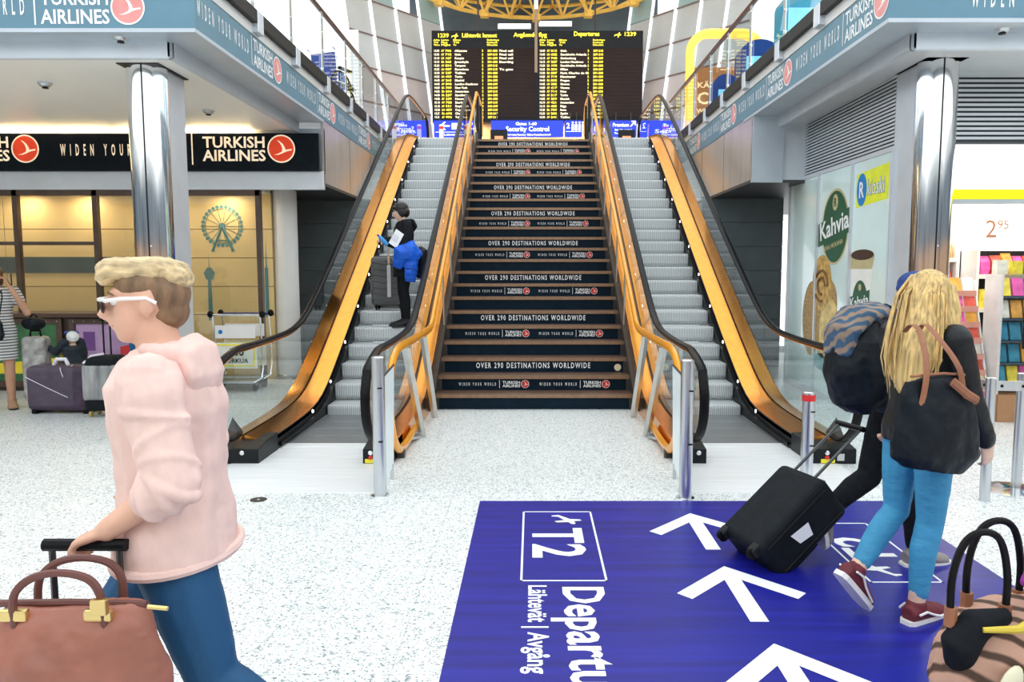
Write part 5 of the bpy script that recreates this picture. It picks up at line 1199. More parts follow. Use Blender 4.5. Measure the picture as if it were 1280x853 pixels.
m = MB(); m.tube([(-0.17,-0.02,0.425),(0.0,-0.025,0.432),(0.12,-0.02,0.42)], 0.006, 6); m.build('zip', tanl, bg_, local=True)

# ---- man in a blue cap with a big backpack pulling the black case
P3 = Human('person', 'person in blue cap and black clothes wearing a large dark backpack', (2.05, 4.28, 0), 0.22, 1.65,
    dict(knr=(0.05,-0.09,0.49), anr=(0.06,-0.10,0.09), knl=(-0.12,0.09,0.47), anl=(-0.36,0.10,0.30), toel=(0.25,0,-0.97), elr=(-0.10,-0.24,1.10), wrr=(-0.24,-0.25,0.86), pelvis=(0,0,0.92), neck=(0.03,0,1.43), head=(0.07,0,1.54)),
    skin_a, 1.05, 0.25, 0.1, 0.010, dict(r=dict(dir=(-0.5,0,-0.86), palm=(0,1,0), curl=1.0)))
P3.top('dark_jacket', mat('navy_jacket', (0.010,0.020,0.045), 0.7, 0, 0.2, 14), 0.018, 0.97, 0.87); P3.pants('trousers', blackc, 0.012); P3.shoes(mat('grey_suede', (0.26,0.24,0.22), 0.8), solew)
cap_hair(P3, 'hair', hair_br, (((-0.03,0,0.0),(0.09,0.080,0.075)),), 0.008)
capm = mat('cap_blue', (0.015,0.05,0.22), 0.75, 0, 0.15, 20)
m = MB(); hp3 = P3.hp
m.ellipsoid(hp3(-0.012,0,0.052), 0.112,0.092,0.078, 18, 12, P3.HM); m.ellipsoid(hp3(-0.02,0,0.025), 0.110,0.090,0.05, 18, 10, P3.HM)
cp = m.build('cap', capm, P3.o, local=True); vox(cp, 0.007, 3)
m = MB(); m.tube([hp3(0.05,0,0.028), hp3(0.12,0,0.022), hp3(0.18,0,0.008)], [(0.012,0.080),(0.010,0.075),(0.006,0.045)], 14, ref=(0,0,1)); m.build('peak', capm, cp, local=True, smooth=True)
m = MB(); m.ellipsoid(hp3(-0.085,-0.050,0.030), 0.025,0.022,0.015, 12, 8, P3.HM); m.build('cap_patch', white, cp, local=True, smooth=True)
bp = thing('backpack', 'large dark backpack with a blue and tan patterned top on the capped person', 'backpack', (1.84, 4.23, 0.92), 0.22)
m = MB(); m.tube([(-0.02,0,0.0),(-0.05,0,0.05),(-0.08,0,0.20),(-0.08,0,0.36),(-0.05,0,0.48)], [(0.10,0.13),(0.15,0.17),(0.18,0.18),(0.15,0.165),(0.08,0.11)], 18, ref=(1,0,0)); vox(m.build('body', bag_m, bp, local=True), 0.010, 4, 0.5, 0.025, 0.12)
pat = wave_mat('patterned_cloth', (0.03,0.08,0.15), (0.26,0.19,0.14), 7, 'DIAGONAL', 0.8, 0, 0.1, 0.3, 0.7, 8)
m = MB(); m.tube([(-0.21,0,0.28),(-0.18,0,0.42),(-0.09,0,0.51),(0.02,0,0.53),(0.10,0,0.50)], [(0.03,0.12),(0.055,0.15),(0.06,0.16),(0.05,0.14),(0.02,0.08)], 14, ref=(0,0,1)); vox(m.build('top_flap', pat, bp, local=True), 0.010, 3, 0.5, 0.02, 0.06)
for y in (-0.12, 0.12):
    m = MB(); m.tube([(0.02,y,0.10),(0.20,y*1.15,0.14),(0.34,y*1.1,0.34),(0.30,y,0.50),(0.18,y,0.555),(0.05,y,0.47)], 0.022, 6, flat=(1.1,0.35), ref=(0,1,0)); m.build('strap', bag_m, bp, local=True, smooth=True)
m = MB(); m.box(-0.235,-0.225,-0.05,0.05,0.20,0.23); m.build('label', white, bp, local=True)

# ---- woman riding the escalator
P4 = Human('person', 'person with black bob hair and black coat standing on the escalator', (-1.76, 10.19, 0.912), PI+0.38, 1.63,
    dict(ell=(0.03,0.22,1.08), wrl=(0.22,0.12,1.12), elr=(0.02,-0.22,1.08), wrr=(0.24,-0.10,1.14), head=(0.04,0,1.525)),
    skin_c, 0.98, -0.05, 0.32, 0.010, dict(l=dict(dir=(0.95,-0.2,0.0), palm=(0,-0.6,-0.8), curl=0.9), r=dict(dir=(0.95,0.25,0.1), palm=(0,0.6,-0.8), curl=0.9)))
P4.top('black_coat', blackc, 0.024, 0.98, 0.66, 5, 0.014, 0.016); P4.pants('leggings', blackc, 0.004); P4.shoes(blackl, soled)
m = MB(); n4 = P4.J['neck']; m.tube([n4+Vector((0.08*math.cos(a)-0.02, 0.10*math.sin(a), 0.01)) for a in [PI*0.2+i*PI*1.6/12 for i in range(13)]], [0.02+0.018*math.sin(PI*i/12) for i in range(13)], 8); m.tube([n4+Vector((-0.10,0,0.03)), n4+Vector((-0.14,0,-0.06)), n4+Vector((-0.11,0,-0.13))], [(0.04,0.09),(0.045,0.10),(0.02,0.06)], 12, ref=(1,0,0)); vox(m.build('coat_hood', blackc, P4.o, local=True), 0.010, 3)
hh = cap_hair(P4, 'bob_hair', hair_bk, (((-0.020,0,0.038),(0.108,0.092,0.092)), ((-0.055,0,-0.02),(0.070,0.090,0.085)), ((-0.005,0.062,-0.01),(0.055,0.030,0.075)), ((-0.005,-0.062,-0.01),(0.055,0.030,0.075)), ((0.06,0,0.075),(0.045,0.07,0.03))), 0.008, 0.006)
P4.brows(hair_bk)
m = MB()
for y in (-1, 1): m.tube([P4.hp(0.112+0.002*math.cos(t), y*0.034+0.024*math.cos(t), 0.0+0.020*math.sin(t)) for t in [2*PI*i/14 for i in range(15)]], 0.0025, 5); m.tube([P4.hp(0.10,y*0.058,0.005), P4.hp(0.0,y*0.082,0.01)], 0.0025, 5)
m.build('glasses', steel, P4.o, local=True)
bj = mat('blue_down', (0.0,0.10,0.62), 0.45, 0, 0.2, 8, bump=0.3, bscale=18)
t = thing('down_jacket', 'bright blue down jacket folded over the arm of the escalator rider', 'jacket', (-1.70, 9.98, 1.55), PI+0.38)
m = MB(); m.tube([(-0.16,0.05,0.27),(-0.05,0.06,0.36),(0.06,0.05,0.32),(0.13,0.02,0.14)], [(0.05,0.08),(0.08,0.15),(0.09,0.14),(0.03,0.06)], 14, ref=(0,1,0)); m.tube([(-0.06,0.05,0.28),(-0.05,0.06,0.08),(-0.04,0.05,-0.04)], [(0.05,0.10),(0.045,0.085),(0.04,0.07)], 12, ref=(0,1,0)); vox(m.build('quilted_body', bj, t, local=True), 0.009, 3, 0.5, 0.022, 0.05)
for z in (0.0, 0.07, 0.14):
    m = MB(); m.tube([(-0.14,0.105,z),(-0.05,0.112,z-0.01),(0.03,0.10,z)], 0.004, 5); m.build('seam', mat('blue_seam', (0,0.05,0.35), 0.6), t, local=True)
t = thing('paper_sheet', 'white folded paper held by the escalator rider', 'paper', (-1.80, 9.93, 1.95), PI+0.38)
m = MB(); m.obox((0.02,0.03,0.12), (0.05,0.0,0.035), (0,0.004,0), (-0.05,0,0.09)); m.build('sheet', white, t, local=True); m = MB(); m.obox((0.035,0.038,0.13), (0.035,0.0,0.025), (0,0.003,0), (-0.02,0,0.035)); m.build('inner_fold', mat('paper_grey', (0.7,0.72,0.74), 0.6), t, local=True)
t = thing('water_bottle', 'small blue water bottle in the hand of the escalator rider', 'bottle', (-1.97, 9.97, 1.96), 0)
m = MB(); m.tube([(0.04,-0.02,0.03),(0.0,-0.02,0.07),(-0.06,-0.02,0.13),(-0.075,-0.02,0.145)], [0.026,0.028,0.026,0.012], 12); m.build('body', mat('bottle_blue', (0.03,0.30,0.75), 0.15, 0, 0.2, 6), t, local=True, smooth=True); m = MB(); m.tube([(-0.075,-0.02,0.145),(-0.092,-0.02,0.163)], 0.014, 10); m.build('cap', mat('cap_navy', (0.01,0.05,0.35), 0.4), t, local=True)
t = thing('rucksack', 'black rucksack on the back of the escalator rider', 'backpack', (-1.58, 10.26, 1.55), PI+0.38)
m = MB(); m.tube([(-0.02,0,0.0),(-0.04,0,0.08),(-0.05,0,0.24),(-0.03,0,0.36),(0.0,0,0.42)], [(0.07,0.10),(0.11,0.14),(0.12,0.145),(0.09,0.13),(0.04,0.07)], 14, ref=(1,0,0)); vox(m.build('body', bag_m, t, local=True), 0.010, 3, 0.5, 0.015, 0.08)
for y in (-0.11, 0.11):
    m = MB(); m.tube([(0.06,y,0.36),(0.14,y,0.44),(0.28,y,0.40),(0.32,y,0.25),(0.24,y,0.10),(0.05,y,0.06)], 0.018, 6, flat=(1.1,0.4), ref=(0,1,0)); m.build('strap', greyl, t, local=True, smooth=True)

# ---- woman on the phone in a striped dress at the edge of the picture
P5 = Human('person', 'person in striped grey and white dress holding a phone to the ear', (-6.44, 9.05, 0), -0.9, 1.72,
    dict(ell=(0.12,0.30,1.15), wrl=(0.13,0.14,1.47), elr=(-0.02,-0.23,1.12), wrr=(0.10,-0.24,0.90)), skin_b, 1.0, 0, 0, 0.012, dict(l=dict(dir=(0.0,-0.35,0.93), palm=(-0.3,-0.9,0), curl=0.5)))
stripe = wave_mat('striped_jersey', (0.16,0.17,0.18), (0.78,0.77,0.74), 9, 'Z', 0.8, 0, 0.05, 0.45, 0.55)
P5.top('striped_dress', stripe, 0.016, 0.22, 0.60, 5, 0.006, 0.012); P5.shoes(mat('tan_sandal', (0.40,0.24,0.14), 0.6), soled)
cap_hair(P5, 'brown_hair', hair_br, (((-0.022,0,0.030),(0.108,0.092,0.095)), ((-0.06,0,-0.05),(0.07,0.085,0.09)), ((-0.03,0.06,-0.04),(0.05,0.035,0.09)), ((-0.03,-0.06,-0.04),(0.05,0.035,0.09))), 0.010)
P5.brows(hair_br)
t = thing('phone', 'dark phone held to the ear of the striped dress wearer', 'phone', (-6.27, 9.06, 1.55), -0.9)
m = MB(); m.obox((0.02,0.02,0.0), (0.035,0,0.01), (0,0.005,0), (-0.012,0,0.07)); m.build('case', blackmt, t, local=True, bevel=0.004); m = MB(); m.obox((0.02,0.014,0.0), (0.031,0,0.009), (0,0.001,0), (-0.011,0,0.062)); m.build('screen', lens, t, local=True)
t = thing('handbag', 'black shoulder handbag hanging at the striped dress', 'handbag', (-6.30, 8.80, 0.85), -0.5)
m = MB(); m.tube([(0,0,0),(0,0,0.06),(0,0,0.2),(0,0,0.27)], [(0.13,0.05),(0.17,0.075),(0.15,0.06),(0.08,0.03)], 16, ref=(1,0,0)); vox(m.build('body', bag_m, t, local=True), 0.011, 3, 0.5, 0.02, 0.1); m = MB(); m.tube([(-0.10,0,0.22),(-0.05,0.08,0.50),(0.0,0.10,0.58),(0.05,0.08,0.50),(0.10,0,0.22)], 0.012, 6, flat=(1,0.5)); m.build('strap', bag_m, t, local=True)

# ---- small child leaning behind the wrapped case
P6 = Human('person', 'small child in white and blue cap and dark jacket behind the wrapped suitcases', (-5.72, 9.32, 0), 2.6, 0.95,
    dict(ell=(0.10,0.15,0.66), wrl=(0.26,0.14,0.72), elr=(0.02,-0.15,0.62), wrr=(0.10,-0.12,0.56), head=(-0.01,0,0.83), neck=(-0.01,0,0.735)), skin_c, 1.12, -0.3, -0.45, 0.010, None, None, 1.30)
P6.top('dark_jacket', mat('child_jacket', (0.015,0.025,0.035), 0.7, 0, 0.3, 10), 0.016, 0.95, 0.42, 4, 0.012); P6.pants('trousers', blackc, 0.008); P6.shoes(blackc, solew)
cap_hair(P6, 'cap_crown', mat('cap_white', (0.72,0.74,0.72), 0.8, 0, 0.12, 15), (((-0.015,0,0.045),(0.112,0.094,0.082)), ((-0.03,0,0.02),(0.10,0.09,0.06))), 0.008)
m = MB(); m.tube([P6.hp(0.06,0,0.06), P6.hp(0.13,0,0.06), P6.hp(0.17,0,0.045)], [(0.012,0.085),(0.010,0.075),(0.006,0.04)], 12, ref=(0,0,1)); m.build('cap_peak', capm, P6.o, local=True, smooth=True)
m = MB(); m.tube([(0.09,-0.1,0.60),(0.10,0.0,0.62),(0.09,0.1,0.60)], 0.02, 6); m.build('bright_scarf', mat('lime_scarf', (0.45,0.60,0.05), 0.8), P6.o, local=True)

# ---- person in blue jeans by the counter, mostly hidden
P7 = Human('person', 'person in dark jacket and blue jeans standing by the poster counter', (-5.06, 9.75, 0), PI*0.85, 1.70, dict(ell=(0.10,0.24,1.14), wrl=(0.28,0.18,1.10), elr=(0.05,-0.24,1.12), wrr=(0.25,-0.18,1.08)), skin_a, 1.0, 0, 0.1, 0.012)
P7.top('dark_jacket', blackc, 0.02, 0.97); P7.pants('jeans', mat('denim_mid', (0.02,0.14,0.32), 0.7, 0, 0.2, 20), 0.012); P7.shoes(blackc, soled); cap_hair(P7, 'hair', hair_br, (((-0.025,0,0.035),(0.105,0.088,0.09)), ((-0.05,0,-0.01),(0.07,0.08,0.07))), 0.010); P7.brows(hair_br)
# ================================================================== LUGGAGE
def wheel(mb, c, r, w, axis='y', n=14): mb.lathe([(r*0.6,-w/2),(r,-w/2+0.003),(r,w/2-0.003),(r*0.6,w/2)], c, n, axis)
blk_s = mat('black_suitcase_cloth', (0.006,0.009,0.012), 0.65, 0, 0.3, 14, bump=0.15, bscale=80, spec=0.2); rod = mat('handle_rod', (0.10,0.105,0.11), 0.3, 0.9)
def soft_case(t, L, Wd, Th, m_, rodlen, wheels=True, grip=True, label=True):
    """lying upright: z along the length, x thickness, y width; origin at the wheels"""
    b = MB(); b.box(-Th/2, Th/2, -Wd/2, Wd/2, 0.05, L); b.build('body', m_, t, local=True, bevel=0.045, seg=4)
    b = MB(); b.box(Th/2-0.005, Th/2+0.035, -Wd/2+0.04, Wd/2-0.04, 0.10, L*0.60); b.build('front_pocket', m_, t, local=True, bevel=0.02, seg=3)
    for z in (0.09, L-0.045):
        pass
    for x in (-Th/2+0.05, Th/2-0.05):
        b = MB(); b.tube([(x,-Wd/2-0.002,0.10),(x,-Wd/2-0.002,L-0.05),(x,-Wd/2+0.05,L+0.002),(x,Wd/2-0.05,L+0.002),(x,Wd/2+0.002,L-0.05),(x,Wd/2+0.002,0.10)], 0.006, 6); b.build('piping', blackrb, t, local=True)
    for y in (-0.09, 0.09):
        b = MB(); b.tube([(-Th/2+0.03,y,L-0.02),(-Th/2+0.03,y,L+rodlen)], 0.009, 8); b.build('handle_rod', rod, t, local=True)
    b = MB(); b.tube([(-Th/2+0.03,-0.11,L+rodlen),(-Th/2+0.03,0.11,L+rodlen)], 0.017, 10); b.build('grip', blackrb, t, local=True, smooth=True)
    b = MB(); b.tube([(0,-0.07,L),(0,-0.05,L+0.025),(0,0.05,L+0.025),(0,0.07,L)], 0.011, 8); b.build('carry_handle', blackrb, t, local=True, smooth=True)
    if wheels:
        for y in (-Wd/2+0.05, Wd/2-0.05):
            b = MB(); wheel(b, (-Th/2+0.03, y, 0.035), 0.036, 0.03); b.build('wheel', blackrb, t, local=True, smooth=True)
            b = MB(); b.box(-Th/2, -Th/2+0.06, y-0.03, y+0.03, 0.03, 0.09); b.build('wheel_housing', blackmt, t, local=True, bevel=0.01)
        for y in (-Wd/2+0.06, Wd/2-0.06):
            b = MB(); b.box(Th/2-0.06, Th/2-0.02, y-0.02, y+0.02, 0.0, 0.05); b.build('foot', blackrb, t, local=True)
# black case rolled behind the capped person: tilted
t = thing('rolling_suitcase', 'black soft rolling suitcase tilted over the blue floor sign', 'suitcase', (1.16, 4.22, 0.012), 0.0, group='suitcases')
soft_case(t, 0.62, 0.40, 0.28, blk_s, 0.40)
t.rotation_euler = (0, math.radians(50), math.radians(18))
b = MB(); b.poly([(0.139+0.04,-0.12,0.34),(0.139+0.04,0.02,0.30),(0.139+0.04,0.06,0.36),(0.139+0.04,-0.07,0.40)]); b.build('white_tag', white, t, local=True)
b = MB(); b.poly([(-0.05,-0.206,0.25),(0.03,-0.206,0.27),(0.05,-0.206,0.36),(-0.03,-0.206,0.38)]); b.build('white_tag', white, t, local=True)
# pale tan trolley under the leather bag
t = thing('rolling_suitcase', 'dark rolling suitcase carrying the brown leather bag', 'suitcase', (-1.245, 1.905, 0.0), -PI/2, group='suitcases')
soft_case(t, 0.53, 0.36, 0.20, blk_s, 0.415)
lth = mat('brown_leather', (0.34,0.13,0.09), 0.42, 0, 0.2, 7, bump=0.25, bscale=14); brass = mat('brass', (0.80,0.60,0.25), 0.3, 1.0, 0.1, 6)
t = thing('leather_bag', 'brown leather holdall with brass fittings on the trolley', 'bag', (-1.215, 1.86, 0.535), 0)
b = MB(); b.tube([(0,0,0.012),(0,0,0.06),(0,0,0.16),(0.01,0,0.255),(0.01,0,0.30)], [(0.21,0.075),(0.245,0.10),(0.235,0.10),(0.20,0.065),(0.185,0.03)], 22, ref=(1,0,0)); vox(b.build('body', lth, t, local=True), 0.009, 4, 0.5, 0.030, 0.11)
b = MB(); b.tube([(-0.18,-0.005,0.302),(0.0,-0.008,0.306),(0.19,-0.005,0.300)], 0.010, 8); b.build('top_rim', mat('dark_leather', (0.14,0.05,0.04), 0.45), t, local=True, smooth=True)
for x in (-0.12, 0.09):
    b = MB(); b.box(x-0.035,x+0.035,-0.055,-0.035,0.275,0.305); b.build('clasp', brass, t, local=True, bevel=0.006)
for y in (-0.045, 0.045):
    b = MB(); b.tube(cr([(-0.12,y,0.26),(-0.115,y*1.1,0.34),(-0.07,y*1.1,0.385),(0.0,y*1.1,0.40),(0.07,y*1.1,0.385),(0.10,y*1.1,0.34),(0.105,y,0.26)]), 0.010, 8); b.build('handle', MATS['dark_leather'], t, local=True, smooth=True)
b = MB(); b.tube([(0.20,-0.02,0.30),(0.25,-0.02,0.295)], 0.006, 6); b.build('zip_pull', brass, t, local=True)
b = MB(); b.box(0.085,0.125,-0.075,-0.055,0.30,0.34); b.build('buckle', brass, t, local=True, bevel=0.004)

# case on the escalator
shell = mat('grey_hard_shell', (0.10,0.105,0.11), 0.35, 0, 0.15, 5)
t = thing('hard_shell_suitcase', 'grey ribbed hard shell suitcase standing on an escalator step', 'suitcase', (-2.04, 10.62, 1.112), 0, group='suitcases')
b = MB(); b.box(-0.24,0.24,-0.14,0.14,0.06,0.74); b.build('shell', shell, t, local=True, bevel=0.06, seg=4)
for i in range(7):
    z = 0.14+i*0.085
    b = MB(); b.tube([(-0.22,-0.142,z+0.02),(-0.06,-0.150,z-0.01),(0.0,-0.150,z-0.015),(0.06,-0.150,z-0.01),(0.22,-0.142,z+0.02)], 0.012, 6); b.build('rib', shell, t, local=True, smooth=True)
b = MB(); b.tube([(-0.24,0,0.10),(-0.24,0,0.70),(-0.2,0,0.742),(0.2,0,0.742),(0.24,0,0.70),(0.24,0,0.10)], 0.008, 6); b.build('zip_band', blackrb, t, local=True)
for x in (-0.17,0.17):
    for y in (-0.09,0.09):
        b = MB(); wheel(b, (x,y,0.03), 0.03, 0.025, 'x'); b.box(x-0.02,x+0.02,y-0.02,y+0.02,0.03,0.07); b.build('wheel', blackrb, t, local=True)
b = MB(); b.box(-0.005,0.05,-0.165,-0.145,0.18,0.62); b.build('handle_housing', greyl, t, local=True, bevel=0.008)
b = MB(); b.box(0.008,0.037,-0.16,-0.14,0.60,0.98); b.build('handle_rod', chrome, t, local=True)
b = MB(); b.tube([(-0.07,-0.15,0.985),(0.02,-0.15,0.99),(0.10,-0.15,0.985)], 0.02, 8); b.build('grip', blackrb, t, local=True, smooth=True)
b = MB(); b.lathe([(0.02,-0.01),(0.032,0),(0.02,0.01)], (0.19,-0.16,0.50), 10, 'y'); b.build('orange_tag', mat('orange_tag', (0.8,0.35,0.02), 0.5), t, local=True)

# wrapped cases on the floor at the left
wrapm = mat('plastic_wrap', (0.35,0.33,0.38), 0.10, 0, 0.6, 9, (1,0.2,3), bump=0.9, alpha=0.09, coat=1.0)
purp = mat('dark_purple_cloth', (0.05,0.03,0.06), 0.5, 0, 0.3, 8)
t = thing('wrapped_suitcase', 'wide dark suitcase lying on its side under glossy plastic wrap', 'suitcase', (-5.52, 8.86, 0), 0, group='suitcases')
b = MB(); b.box(-0.40,0.36,-0.17,0.17,0.035,0.56); b.build('body', purp, t, local=True, bevel=0.07, seg=4)
b = MB(); b.box(-0.405,0.20,-0.178,0.178,0.06,0.567); b.build('wrap', wrapm, t, local=True, bevel=0.07, seg=4)
for k, (x0,z0,x1,z1) in enumerate(((-0.38,0.44,0.10,0.20),(0.03,0.55,0.06,0.44))):
    b = MB(); b.tube([(x0,-0.178,z0),((x0+x1)/2,-0.186,(z0+z1)/2),(x1,-0.178,z1)], 0.004, 5); b.build('wrap_fold', mat('wrap_white', (0.75,0.72,0.80), 0.3), t, local=True)
b = MB(); b.tube([(-0.12,-0.05,0.56),(-0.08,-0.05,0.63),(0.02,-0.05,0.63),(0.05,-0.05,0.56)], 0.022, 8); b.build('handle', MATS['wrap_white'], t, local=True, smooth=True)
for x in (-0.32, 0.28):
    b = MB(); b.box(x-0.03,x+0.03,-0.15,0.15,0.0,0.06); b.build('skid', blackrb, t, local=True, bevel=0.01)
t = thing('wrapped_suitcase', 'upright black suitcase in silvery wrap with its handle pulled out', 'suitcase', (-4.93, 8.62, 0), 0, group='suitcases')
b = MB(); b.box(-0.20,0.20,-0.14,0.14,0.07,0.70); b.build('body', blk_s, t, local=True, bevel=0.06, seg=4)
b = MB(); b.box(-0.21,0.21,-0.15,0.15,0.18,0.62); b.build('wrap', mat('plastic_wrap_silver', (0.80,0.83,0.86), 0.12, 0, 0.5, 10, (1.2,0.2,0.25), bump=1.0, alpha=0.42, coat=0.6), t, local=True, bevel=0.055, seg=4)
for x in (-0.05,0.03):
    b = MB(); b.tube([(x,0.08,0.68),(x,0.08,1.10)], 0.011, 6); b.build('handle_rod', blackmt, t, local=True)
b = MB(); b.tube([(-0.08,0.08,1.10),(0.06,0.08,1.10)], 0.018, 8); b.build('grip', blackrb, t, local=True)
for x in (-0.14,0.14):
    b = MB(); wheel(b, (x,-0.08,0.035), 0.035, 0.03, 'x'); b.build('wheel', mat('yellow_wheel', (0.45,0.36,0.10), 0.5), t, local=True); b = MB(); wheel(b, (x,0.08,0.035), 0.035, 0.03, 'x'); b.build('wheel', mat('yellow_wheel', (0.45,0.36,0.10), 0.5), t, local=True)
b = MB(); b.tube([(-0.17,-0.14,0.62),(-0.10,-0.10,0.70),(0.02,-0.05,0.72)], 0.014, 6); b.build('wrap_band', MATS['wrap_white'], t, local=True)
t = thing('wrapped_suitcase', 'tall pale suitcase in plastic wrap next to the striped dress', 'suitcase', (-6.12, 9.25, 0), 0.2, group='suitcases')
b = MB(); b.box(-0.13,0.13,-0.12,0.12,0.07,0.86); b.build('body', mat('pale_pattern', (0.42,0.42,0.40), 0.5, 0, 0.6, 9), t, local=True, bevel=0.05, seg=3)
b = MB(); b.box(-0.137,0.137,-0.127,0.127,0.08,0.85); b.build('wrap', wrapm, t, local=True, bevel=0.05, seg=3)
for x in (-0.09,0.09):
    b = MB(); wheel(b, (x,0,0.035), 0.035, 0.03, 'x'); b.build('wheel', blackrb, t, local=True)
b = MB(); b.tube([(-0.06,0,0.86),(-0.05,0,0.93),(0.05,0,0.93),(0.06,0,0.86)], 0.014, 8); b.build('handle', blackrb, t, local=True)
t = thing('dark_bundle', 'dark round bundle resting on the tall pale wrapped suitcase', 'bag', (-6.12, 9.13, 0.945), 0)
b = MB(); b.ellipsoid((0,0.1,0.075), 0.13,0.11,0.085, 14, 10); vox(b.build('body', bag_m, t, local=True), 0.012, 2, 0.5, 0.03, 0.1); b = MB(); b.tube([(-0.05,0.1,0.15),(0,0.1,0.19),(0.05,0.1,0.15)], 0.01, 6); b.build('loop', bag_m, t, local=True)

# luggage trolley by the glass balustrade
t = thing('luggage_trolley', 'steel luggage trolley with advert boards in front of the yellow shop front', 'trolley', (-4.17, 10.5, 0), 0)
for y0 in (0.0, 0.35):
    for x in (-0.33, 0.33):
        b = MB(); b.tube([(x,y0-0.25,0.14),(x,y0+0.05,0.16),(x,y0+0.12,0.30),(x,y0+0.06,1.04)], 0.014, 8); b.build('frame_tube', chrome, t, local=True, smooth=True)
        b = MB(); wheel(b, (x*0.9,y0-0.1,0.07), 0.07, 0.04, 'x'); b.build('wheel', blackrb, t, local=True)
    b = MB(); b.tube([(-0.36,y0+0.06,1.04),(0.36,y0+0.06,1.04)], 0.018, 8); b.build('push_bar', MATS['sign_navy'] if y0 else chrome, t, local=True, smooth=True)
    for x in (-0.36,0.36):
        b = MB(); b.ellipsoid((x,y0+0.06,1.05), 0.045,0.035,0.05, 10, 8); b.build('brake_knob', blackrb, t, local=True, smooth=True)
    b = MB(); b.box(-0.28,0.28,y0-0.01,y0+0.01,0.72,0.90); b.build('basket_board', white_pt, t, local=True, bevel=0.008)
    b = MB(); b.box(-0.30,0.30,y0-0.02,y0,0.30,0.66); bo = b.build('advert_board', mat('advert_cream', (0.80,0.82,0.72), 0.5), t, local=True)
    b = MB()
    for q in ((-0.27,0.27,0.62,0.64),(-0.27,0.27,0.33,0.35),(-0.27,-0.25,0.35,0.62),(0.25,0.27,0.35,0.62)): b.box(q[0],q[1],y0-0.025,y0-0.02,q[2],q[3])
    b.build('yellow_border', yel_l, bo, local=True)
b = MB(); text(b, '100', (-0.10,-0.02,0.48), (1,0,0), (0,0,1), 0.10, bold=True); text(b, 'URKUA', (-0.12,-0.02,0.38), (1,0,0), (0,0,1), 0.06, bold=True); b.split('lettering', blackmt, t, local=True)
b = MB(); disc(b, (-0.2,-0.01,0.81), (1,0,0), (0,0,1), 0.03, 12, 0.004); b.build('badge', MATS['logo_blue'], t, local=True)
b = MB(); b.box(-0.32,0.32,-0.28,0.10,0.13,0.16); b.build('deck', steel, t, local=True); b = MB(); b.box(-0.30,0.30,0.1,0.40,0.15,0.17); b.build('deck', steel, t, local=True)

# striped bags at the lower right corner, standing on a trolley case
t = thing('rolling_suitcase', 'dark rolling suitcase under the brown striped bag at the picture corner', 'suitcase', (1.22, 1.95, 0.0), 0.10, group='suitcases')
b = MB(); b.box(-0.18,0.22,-0.13,0.13,0.06,0.52); b.build('body', blk_s, t, local=True, bevel=0.05, seg=3)
for x in (-0.13,0.17):
    b = MB(); wheel(b, (x,0,0.035), 0.035, 0.03, 'x'); b.box(x-0.02,x+0.02,-0.05,0.05,0.03,0.07); b.build('wheel', blackrb, t, local=True)
t = thing('striped_bag', 'brown and pink striped bag with black tube handles and yellow trim', 'bag', (1.20, 1.93, 0.525), 0.10)
strp = wave_mat('brown_stripes', (0.07,0.035,0.02), (0.50,0.29,0.21), 7, 'DIAGONAL', 0.7, 0, 0.2, 0.12, 0.42, 2)
b = MB(); b.tube([(0.02,0,0.012),(0.02,0,0.08),(0.02,0,0.18),(0.0,0,0.27)], [(0.20,0.10),(0.23,0.12),(0.21,0.11),(0.15,0.07)], 18, ref=(1,0,0)); vox(b.build('body', strp, t, local=True), 0.009, 4, 0.5, 0.03, 0.09)
b = MB(); b.tube([(-0.15,-0.04,0.14),(-0.16,-0.05,0.20),(-0.12,-0.05,0.25),(-0.03,-0.05,0.27)], [(0.03,0.04),(0.045,0.05),(0.04,0.045),(0.02,0.02)], 12, ref=(0,1,0)); vox(b.build('black_pocket', blackc, t, local=True), 0.009, 2)
for x, y in ((-0.10,-0.03),(0.0,0.05)):
    b = MB(); b.tube(cr([(x-0.075,y,0.22),(x-0.078,y,0.36),(x-0.05,y,0.455),(x,y,0.485),(x+0.05,y,0.46),(x+0.075,y,0.36),(x+0.072,y,0.24)]), 0.0095, 8); b.build('handle', blackrb, t, local=True, smooth=True)
    for q in (-0.076, 0.073):
        b = MB(); b.tube([(x+q,y,0.24),(x+q,y,0.29)], 0.016, 8); b.build('handle_socket', tanl, t, local=True)
ylb = mat('yellow_trim', (0.62,0.48,0.05), 0.5)
b = MB(); b.tube([(-0.13,-0.09,0.255),(-0.05,-0.11,0.262),(0.03,-0.11,0.305),(0.06,-0.08,0.33)], [0.007,0.011,0.011,0.006], 8); b.build('yellow_trim', ylb, t, local=True, smooth=True)
b = MB(); b.tube([(0.02,-0.12,0.24),(0.09,-0.12,0.26),(0.16,-0.11,0.30)], 0.012, 8); b.build('yellow_trim', ylb, t, local=True, smooth=True)
b = MB(); b.ellipsoid((-0.075,-0.125,0.13), 0.028,0.012,0.05, 12, 8, Matrix.Rotation(0.4, 3, 'Y')); b.build('cream_fob', mat('cream_fob', (0.80,0.76,0.55), 0.5), t, local=True, smooth=True)
b = MB(); b.ellipsoid((-0.10,-0.12,0.045), 0.03,0.02,0.05, 12, 8); b.build('yellow_fob', ylb, t, local=True, smooth=True)
t = thing('magenta_scarf', 'magenta cloth lying over the striped bag', 'cloth', (1.315, 1.90, 0.80), 0.1)
